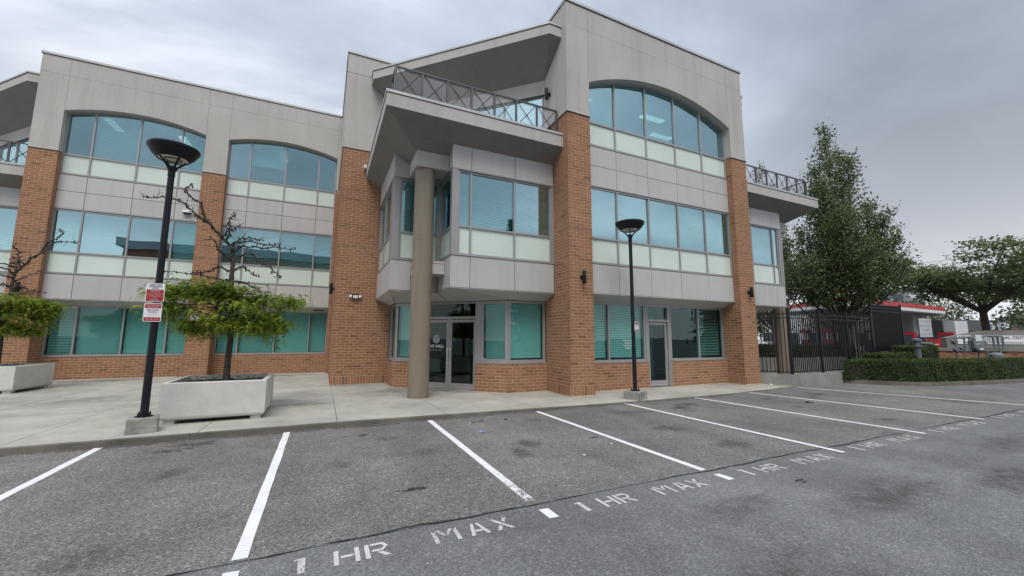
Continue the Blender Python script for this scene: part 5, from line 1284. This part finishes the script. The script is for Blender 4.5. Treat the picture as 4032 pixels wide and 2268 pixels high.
g = MB(); g.tube([PM(1.02, -.15, 1.45), PM(1.02, .12, 1.45), PM(1.02, .18, 1.45)], [.21, .21, .16], 24); g.build('meter_drum', 'galv', gm, True)
g = MB(); g.box(PM, .78, 1.36, -.18, .12, 1.58, 1.74); g.build('meter_body', 'galv', gm); g = MB(); g.box(PM, .92, 1.18, -.1, .1, 1.74, 2.02); g.build('meter_head', 'far_white', gm); g = MB(); g.box(PM, .96, 1.12, .19, .2, 1.36, 1.42); g.build('meter_label', 'ink_white', gm)
g = MB(); g.lathe((*PM(1.75, .05, 0)[:2], 1.0), [(.24, 0), (.24, .14), (.16, .22), (.02, .25)], 16); g.build('vent_cap', 'galv', gm, True)

# ------------------------------------------------------------------ gas station
gs = wroot(empty('station_canopy', (61, 26, 0), 'gas station canopy with red and white fascia on grey columns', 'canopy'))
CP = [(44.8, 21.0), (71, 22.5), (77, 31.0), (51, 29.8)]
def inset(k): cx, cy = 61, 26; return [(x + (cx-x)*k, y + (cy-y)*k) for x, y in CP]
g = MB(); g.prism(CP, 5.38, 5.85); g.build('red_fascia', 'fuel_red', gs)
g = MB(); g.prism(inset(.004), 5.02, 5.37); g.build('white_band', 'fuel_white', gs)
g = MB(); g.prism(inset(.02), 4.92, 5.01); g.build('canopy_ceiling', 'fuel_grey', gs)
for (x, y) in ((50.5, 23.5), (53.5, 27.5), (66.0, 24.2), (69, 28.2)):
    g = MB(); g.wbox(x-.6, x+.6, y-.5, y+.5, 0, 4.93); g.build('column', 'fuel_grey', gs)
def pump(x, y, label):
    o = empty('fuel_pump', (x, y, 0), label, 'fuel pump', 'red and blue fuel pumps'); g = MB(); g.wbox(-.45, .45, -.3, .3, .15, 1.0); g.build('cabinet', 'pump_blue', o)
    g = MB(); g.wbox(-.45, .45, -.3, .3, 1.01, 1.75); g.build('display_head', 'fuel_red', o); g = MB(); g.wbox(-.46, -.451, -.2, .2, 1.1, 1.6); g.build('display', 'far_window', o)
    g = MB(); g.wbox(-.5, .5, -.35, .35, 2.5, 2.85); g.build('topper', 'fuel_red', o)
    for s_ in (-.4, .4): g = MB(); g.wbox(s_-.04, s_+.04, -.05, .05, 1.75, 2.5); g.build('upright', 'fuel_white', o)
    g = MB(); g.wbox(-.7, .7, -.6, .6, 0, .15); g.build('island', 'low_wall', o); g = MB(); g.tube([(-.47, .25, 1.3), (-.6, .3, .9), (-.55, .3, .5), (-.47, .28, .8)], .025, 6); g.build('hose', 'black_metal', o)
pump(49.0, 24.6, 'fuel pump at the near left corner of the canopy'); pump(51.5, 28.3, 'fuel pump deeper under the canopy, left'); pump(56.5, 24.3, 'fuel pump in the middle of the near island'); pump(63.0, 24.4, 'fuel pump beside the right grey column'); pump(58.0, 28.0, 'fuel pump in the middle of the far island')
def pay_stand(x, y, label):
    o = empty('pay_stand', (x, y, 0), label, 'payment stand', 'red payment stands'); g = MB(); g.wbox(-.12, .12, -.18, .18, 0, 1.35); g.build('post', 'far_white', o)
    g = MB(); g.wbox(-.2, .2, -.40, .40, 1.35, 2.35); g.build('head', 'fuel_red', o); g = MB(); g.wbox(-.21, -.201, -.26, .26, 1.55, 2.15); g.build('screen', 'far_window', o)
pay_stand(39.7, 14.7, 'red payment stand right of the picket gate'); pay_stand(42.3, 13.5, 'red payment stand left of the monument sign')
# red kiosk advert and small white board
o = wroot(empty('price_cabinet', (41, 13.0, 0), 'blue and red cabinet with white lettering beyond the standpipe', 'cabinet'))
PK = place((40.0, 14.65), (.86, -.51), (-.51, -.86)); g = MB(); g.box(PK, .2, .9, -.6, 0, 0, 2.1); g.build('blue_box', 'pump_blue', o); g = MB(); g.box(PK, .75, 2.0, -.5, .05, .85, 1.85); g.build('red_box', 'fuel_red', o)
g = MB(); g.box(PK, 1.0, 1.75, .051, .06, 1.40, 1.48); g.build('white_text_bar', 'ink_white', o)
bs = wroot(empty('notice_board', (33.5, 11.2, 0), 'white notice board on a thin post reading DO NOT BLOCK THRU', 'sign')); PN = place((32.45, 11.5), (.8, -.6), (-.6, -.8))
g = MB(); g.box(PN, .28, .33, -.03, .0, .1, 2.2); g.build('post', 'galv', bs); g = MB(); g.box(PN, 0, .62, 0, .03, 1.95, 3.05); g.build('board', 'far_white', bs)
for i, s_ in enumerate(('DO NOT', 'BLOCK', 'THRU', 'ROUTE')): lettering(s_, .17, 'ink_grey', PN(.31, .035, 2.88 - i*.26), (.8, -.6, 0), (0, 0, 1), bs)
# car wash
cw_ = wroot(empty('car_wash', (82, 22, 0), 'low dark grey car wash building with a white CAR WASH banner', 'building')); PW_ = place((72.6, 23.45), (.948, -.317), (-.317, -.948))
g = MB(); g.box(PW_, 0, 22, -8, 0, 0, 2.85); g.build('wall', 'far_window', cw_); g = MB(); g.box(PW_, -.2, 22.2, -8.2, .15, 2.85, 4.35); g.build('parapet', 'carwash_grey', cw_); g = MB(); g.box(PW_, 9.6, 22.2, .151, .18, 2.75, 3.25); g.build('red_band', 'brick_far', cw_)
g = MB(); g.box(PW_, -.1, 1.75, .16, 1.4, 0, 4.15); g.build('white_bay', 'far_white', cw_)
g = MB(); g.box(PW_, 5.75, 9.75, .18, .25, 3.12, 4.02); bn = g.build('banner', 'sign_white', cw_)
lettering('CAR WASH', .62, 'ink_blue', PW_(7.6, .27, 3.40), (.948, -.317, 0), (0, 0, 1), bn, sx=1.0); lettering('Fast MACHINZ', .34, 'ink_blue', PW_(7.7, .27, 3.82), (.948, -.317, 0), (0, 0, 1), bn, sx=1.0)
# cars on the forecourt
def car(loc, rz, mat, label):
    o = empty('car', loc, label, 'car', None, rz)
    prof = [(-2.2, .35), (-2.25, .75), (-2.05, .95), (-1.3, 1.0), (-.75, 1.42), (.75, 1.46), (1.55, 1.0), (2.15, .92), (2.25, .6), (2.2, .35)]
    g = MB(); V = [];
    for s_ in (-.88, .88): V += [(x, s_*(.82 if z > 1.1 else 1), z) for x, z in prof]
    g.v = V; n = len(prof); g.f.append(tuple(range(n))); g.f.append(tuple(range(2*n-1, n-1, -1)))
    for i in range(n): j = (i+1) % n; g.f.append((i, n+i, n+j, j))
    g.t = [0]*len(g.f); g.build('body', mat, o)
    for s_ in (-1, 1):
        g = MB(); g.face([(-1.15, s_*.86, 1.03), (1.4, s_*.86, 1.03), (.7, s_*.735, 1.40), (-.7, s_*.735, 1.37)]); g.build('side_window', 'car_glass', o)
        for x in (-1.4, 1.4): g = MB(); g.tube([(x, s_*.72, .33), (x, s_*.92, .33)], .33, 18); g.build('wheel', 'tyre', o)
    g = MB(); g.face([(-1.28, -.75, 1.03), (-1.28, .75, 1.03), (-.78, .68, 1.40), (-.78, -.68, 1.40)]); g.build('windscreen', 'car_glass', o)
    return o
car((33.5, 22.5, 0), R(55), 'car_white', 'white car glimpsed through the fence left of the tan column'); car((45.5, 17.6, 0), R(20), 'car_dark', 'dark car parked beyond the standpipe'); car((48.5, 31.5, 0), R(90), 'car_white', 'white car at the far side of the canopy')
# apartment block and low buildings far behind
ab = wroot(empty('apartment_block', (120, 47, 0), 'distant grey apartment block seen under the canopy', 'building')); PA = place((118, 52), (.35, -.937), (-.937, -.35))
g = MB(); g.box(PA, 0, 11, -12, 0, 0, 13); g.build('wall', 'far_block', ab); g = MB(); g.box(PA, -.3, 11.3, -12.3, .3, 13, 13.6); g.build('roof', 'far_block', ab)
for f_ in range(4):
    for k in range(4): g = MB(); g.box(PA, .8 + k*2.6, 2.4 + k*2.6, 0, .08, 1.2 + f_*3.1, 2.8 + f_*3.1); g.build('window', 'far_window' if (k + f_) % 3 else 'far_white', ab)
for i, (x, y, w_, h_, mt, lb) in enumerate(((70, 46, 16, 6, 'far_white', 'distant pale low building behind the fuel pumps'), (62, 58, 12, 7.5, 'far_block', 'distant grey shop building left of the canopy'), (95, 22, 22, 5, 'far_block', 'distant grey strip building behind the car wash'))):
    o = wroot(empty('far_shop', (x, y, 0), lb, 'building')); P_ = place((x, y), (.5, -.866), (-.866, -.5)); g = MB(); g.box(P_, 0, w_, -9, 0, 0, h_); g.build('wall', mt, o); g = MB(); g.box(P_, -.2, w_+.2, -9.2, .2, h_, h_ + .5); g.build('parapet', 'far_block', o)
    for k in range(int(w_/3)): g = MB(); g.box(P_, .6 + k*3, 2.6 + k*3, 0, .06, .8, 2.8); g.build('window', 'far_window', o)

# ------------------------------------------------------------------ trees
def flame_tree(loc, leaders, label, seed, n_leaf, lsize, mat='hornbeam_leaf', grp=None, rt=(.42, -.907), zmin=3.15):
    """several ascending leaders, each a spindle of leafy side shoots: (lateral, depth, height of tip, girth)"""
    rs = random.Random(seed); o = empty('broadleaf_tree', loc, label, 'tree', grp); Hm = max(l[2] for l in leaders); g = MB()
    g.tube([(0, 0, 0), (.05, .02, Hm*.1), (.0, .0, Hm*.22)], [Hm*.014, Hm*.012, Hm*.010], 9); g.build('trunk', 'bark', o, True)
    g = MB(); P = []; Tn = []; tot = sum(l[2]*l[3] for l in leaders); dp_ = (-rt[1], rt[0])
    for (la, de, H, gr) in leaders:
        tip = Vector((rt[0]*la + dp_[0]*de, rt[1]*la + dp_[1]*de, H)); s0 = Vector((0, 0, min(H*.42, Hm*rs.uniform(.15, .23)))); mid = Vector((tip.x*.85, tip.y*.85, s0.z + (H - s0.z)*.42))
        bz = lambda u: s0*(1-u)**2 + mid*2*u*(1-u) + tip*u*u
        g.tube([bz(u/6) for u in range(7)], [Hm*.0048*(1-.85*u/6)*(.6 + .4*gr) + .004 for u in range(7)], 6)
        n = int(n_leaf*H*gr/tot); ns = max(10, int(n/42))
        for k in range(ns):
            u = .24 + .76*((k + rs.random())/ns); b = bz(u); az = rs.uniform(0, 6.3); rad = gr*(math.sin(math.pi*min(1, .14 + .80*u))**.8)*rs.uniform(.35, 1.1) + .04
            tp_ = b + Vector((math.cos(az)*rad, math.sin(az)*rad, rad*rs.uniform(.5, 1.3))); g.tube([b, b.lerp(tp_, .5) + Vector((0, 0, -.05)), tp_], [.014, .010, .004], 4); ti = rs.random()
            for _ in range(int(n/ns)):
                t = rs.uniform(.25, 1.12); q = b.lerp(tp_, t); w_ = .10 + .07*gr; zz_ = q.z + rs.gauss(0, w_*1.1)
                if zz_ > zmin + .26*abs(la): P.append((q.x + rs.gauss(0, w_), q.y + rs.gauss(0, w_), zz_)); Tn.append(.22 + .55*ti)
    g.build('limbs', 'bark', o); leaves('crown', P, lsize, mat, seed, o, tint=np.array(Tn), aspect=.7); return o
LD = [(la_*.88, de_, h_, g_*1.2) for la_, de_, h_, g_ in [(-.05, 0, 14.1, .80), (.55, .5, 12.6, .75), (.95, -.5, 11.8, .85), (-.75, .4, 12.0, .80), (-1.05, -.5, 10.4, .85), (1.7, .2, 9.2, .8), (2.35, -.3, 8.4, .85), (2.75, .5, 7.2, .85), (3.1, -.2, 5.9, .75), (-1.9, .2, 8.2, .8), (-2.6, -.4, 6.2, .85), (-3.0, .4, 5.0, .75), (.2, 1.9, 9.5, 1.0), (.4, -1.9, 8.6, 1.0), (1.6, 1.6, 7.4, .9), (-1.4, 1.7, 7.2, .9), (1.5, -1.7, 6.4, .9), (-1.5, -1.7, 6.0, .9), (-.4, -1.2, 10.5, .8), (2.2, 1.0, 6.2, .8), (-2.2, .9, 5.6, .8)]]
flame_tree((26.05, 12.30, 0), LD, 'tall pointed leafy tree with several leaders rising behind the picket fence', 5, 47000, .135, grp='street trees near the fence')
flame_tree((32.6, 20.2, 0), [(a*.75, b*.75, c*1.14, d) for a, b, c, d in LD], 'tree peeping out behind the right balcony', 9, 20000, .17, grp='street trees near the fence', zmin=6.0)

def spreading_tree(loc, H, W_, label, seed, n_leaf, lsize):
    rs = random.Random(seed); o = empty('spreading_tree', loc, label, 'tree'); g = MB(); g.tube([(0, 0, 0), (.03, 0, H*.2), (.0, .05, H*.41)], [.24, .20, .17], 10); g.build('trunk', 'bark', o, True)
    g = MB(); P = []; Tn = []; f0 = Vector((0, .05, H*.40))
    for k in range(9):
        az = k*2*math.pi/9 + rs.uniform(-.3, .3); rr = W_/2*rs.uniform(.55, .98); zt = H*rs.uniform(.68, .90) if k % 2 else H*rs.uniform(.56, .72)
        e_ = Vector((math.cos(az)*rr, math.sin(az)*rr, zt)); mid = f0.lerp(e_, .45) + Vector((0, 0, H*.10 if k % 3 else -.1)); bz = [(f0*(1-u)**2 + mid*2*u*(1-u) + e_*u*u) for u in (0, .2, .4, .6, .8, 1)]
        g.tube(bz, [.12, .095, .07, .05, .03, .012], 7)
        for j in range(9):
            u = rs.uniform(.35, 1.05); b = f0*(1-u)**2 + mid*2*u*(1-u) + e_*u*u; a2 = rs.uniform(0, 6.3); l2 = rs.uniform(.5, 1.5); c = b + Vector((math.cos(a2)*l2, math.sin(a2)*l2, rs.uniform(-.15, .75)))
            g.tube([b, (b+c)/2 + Vector((0, 0, .12)), c], [.035, .022, .008], 5); ti = rs.random()
            for q in range(int(n_leaf/81)):
                P.append((c.x + rs.gauss(0, .50), c.y + rs.gauss(0, .50), c.z + rs.gauss(0, .16))); Tn.append(.3 + .4*ti)
    g.build('limbs', 'bark', o); leaves('crown', P, lsize, 'maple_leaf', seed, o, flat=.55, tint=np.array(Tn)); return o
spreading_tree((36.0, 9.75, 0), 8.6, 10.8, 'low spreading tree with a dark forked trunk behind the monument sign', 3, 23000, .19)

def far_tree(loc, H, W_, label, seed, n, size, mat='far_leaf'):
    rg = np.random.default_rng(seed); o = empty('far_tree', loc, label, 'tree', 'distant trees beyond the gas station'); g = MB(); g.tube([(0, 0, 0), (0, 0, H*.6)], [H*.02, H*.01], 6); g.build('trunk', 'bark', o)
    nb = 14; c = np.stack([rg.normal(0, W_*.22, nb), rg.normal(0, W_*.22, nb), H*(.35 + .55*rg.random(nb))], 1); k = rg.integers(0, nb, n); P = c[k] + rg.normal(size=(n, 3))*np.array([W_*.15, W_*.15, H*.10]); P = P[P[:, 2] > H*.12]
    leaves('crown', P, size, mat, seed, o); return o
ft = [(75, 36, 9, 9), (84, 30, 8, 8), (88, 40, 11, 9), (70, 14, 6.5, 8), (78, 11, 7, 9), (86, 8, 8, 9), (66, 7, 6, 8), (92, 17, 8, 8), (62, 48, 9, 8), (100, 30, 9, 9), (58, 40, 8, 7), (105, 12, 9, 10)]
nm = ['furthest', 'rounded', 'dark', 'low', 'broad', 'tall', 'slim', 'bushy', 'loose', 'thin', 'small', 'pale']
for i, (x, y, h_, w_) in enumerate(ft): far_tree((x, y, 0), h_, w_, 'hazy green tree in the distant row beyond the gas station', 40 + i, 2600, .42)

# overhead cables
for (a, b, r_, lb) in (((78.99, 28.23, 12.89), (81.82, 17.94, 13.34), .025, 'topmost thin overhead cable at the right'), ((77.98, 28.85, 11.83), (77.61, 20.14, 11.65), .028, 'second overhead cable above the spreading tree'), ((78.01, 28.90, 11.33), (77.64, 20.20, 11.09), .028, 'third overhead cable above the spreading tree'), ((78.14, 29.16, 8.99), (82.05, 18.40, 9.15), .05, 'thick lowest overhead cable crossing behind the trees')):
    g = MB(); a, b = Vector(a), Vector(b); g.tube([a.lerp(b, -4 + 6*t/14) for t in range(15)], r_, 5); tag(g.build('overhead_cable', 'wire'), lb, 'cable', 'overhead cables at the right')

# ------------------------------------------------------------------ what stands behind the camera and shows in the glass
ob = wroot(empty('neighbour_building', (-5, -26, 0), 'dark three-storey building across the lot, reflected in the left wing windows', 'building'))
g = MB(); g.wbox(-21.5, 3, -36, -18, 0, 12.2); g.build('wall', 'brick_far', ob); g = MB(); g.wbox(-22, 3.5, -36.5, -17.5, 12.2, 13.2); g.build('parapet', 'far_block', ob)
for f_ in range(3):
    for k in range(6): g = MB(); g.wbox(-20.6 + k*4.0, -17.6 + k*4.0, -17.99, -17.9, 1.2 + f_*3.9, 3.2 + f_*3.9); g.build('window', 'far_window', ob)
def conifer(loc, H, seed, label):
    rs = random.Random(seed); o = empty('conifer', loc, label, 'tree', 'tall conifers across the lot'); g = MB(); g.tube([(0, 0, 0), (0, 0, H)], [H*.016, .02], 7); g.build('trunk', 'bark', o); P = []
    for k in range(46):
        t = .12 + .86*k/46; L = (1-t)*H*.22 + .15
        for j in range(7):
            a = rs.uniform(0, 6.3); 
            for q in range(10): u = rs.random(); P.append((math.cos(a)*L*u + rs.gauss(0, .1), math.sin(a)*L*u + rs.gauss(0, .1), H*t - u*L*.25 + rs.gauss(0, .08)))
    leaves('crown', P, .5, 'conifer_leaf', seed, o, aspect=.5)
conifer((23, -27, 0), 19, 1, 'tallest conifer across the lot, reflected in the right wing windows'); conifer((28, -31, 0), 16, 2, 'second conifer across the lot, reflected in the right wing windows'); conifer((36, -30, 0), 14.5, 3, 'third conifer across the lot, reflected in the right wing windows'); conifer((17, -33, 0), 14, 4, 'smaller conifer across the lot, reflected beside the front pier'); conifer((55, -22, 0), 15, 5, 'conifer far right across the lot, reflected in the end windows')
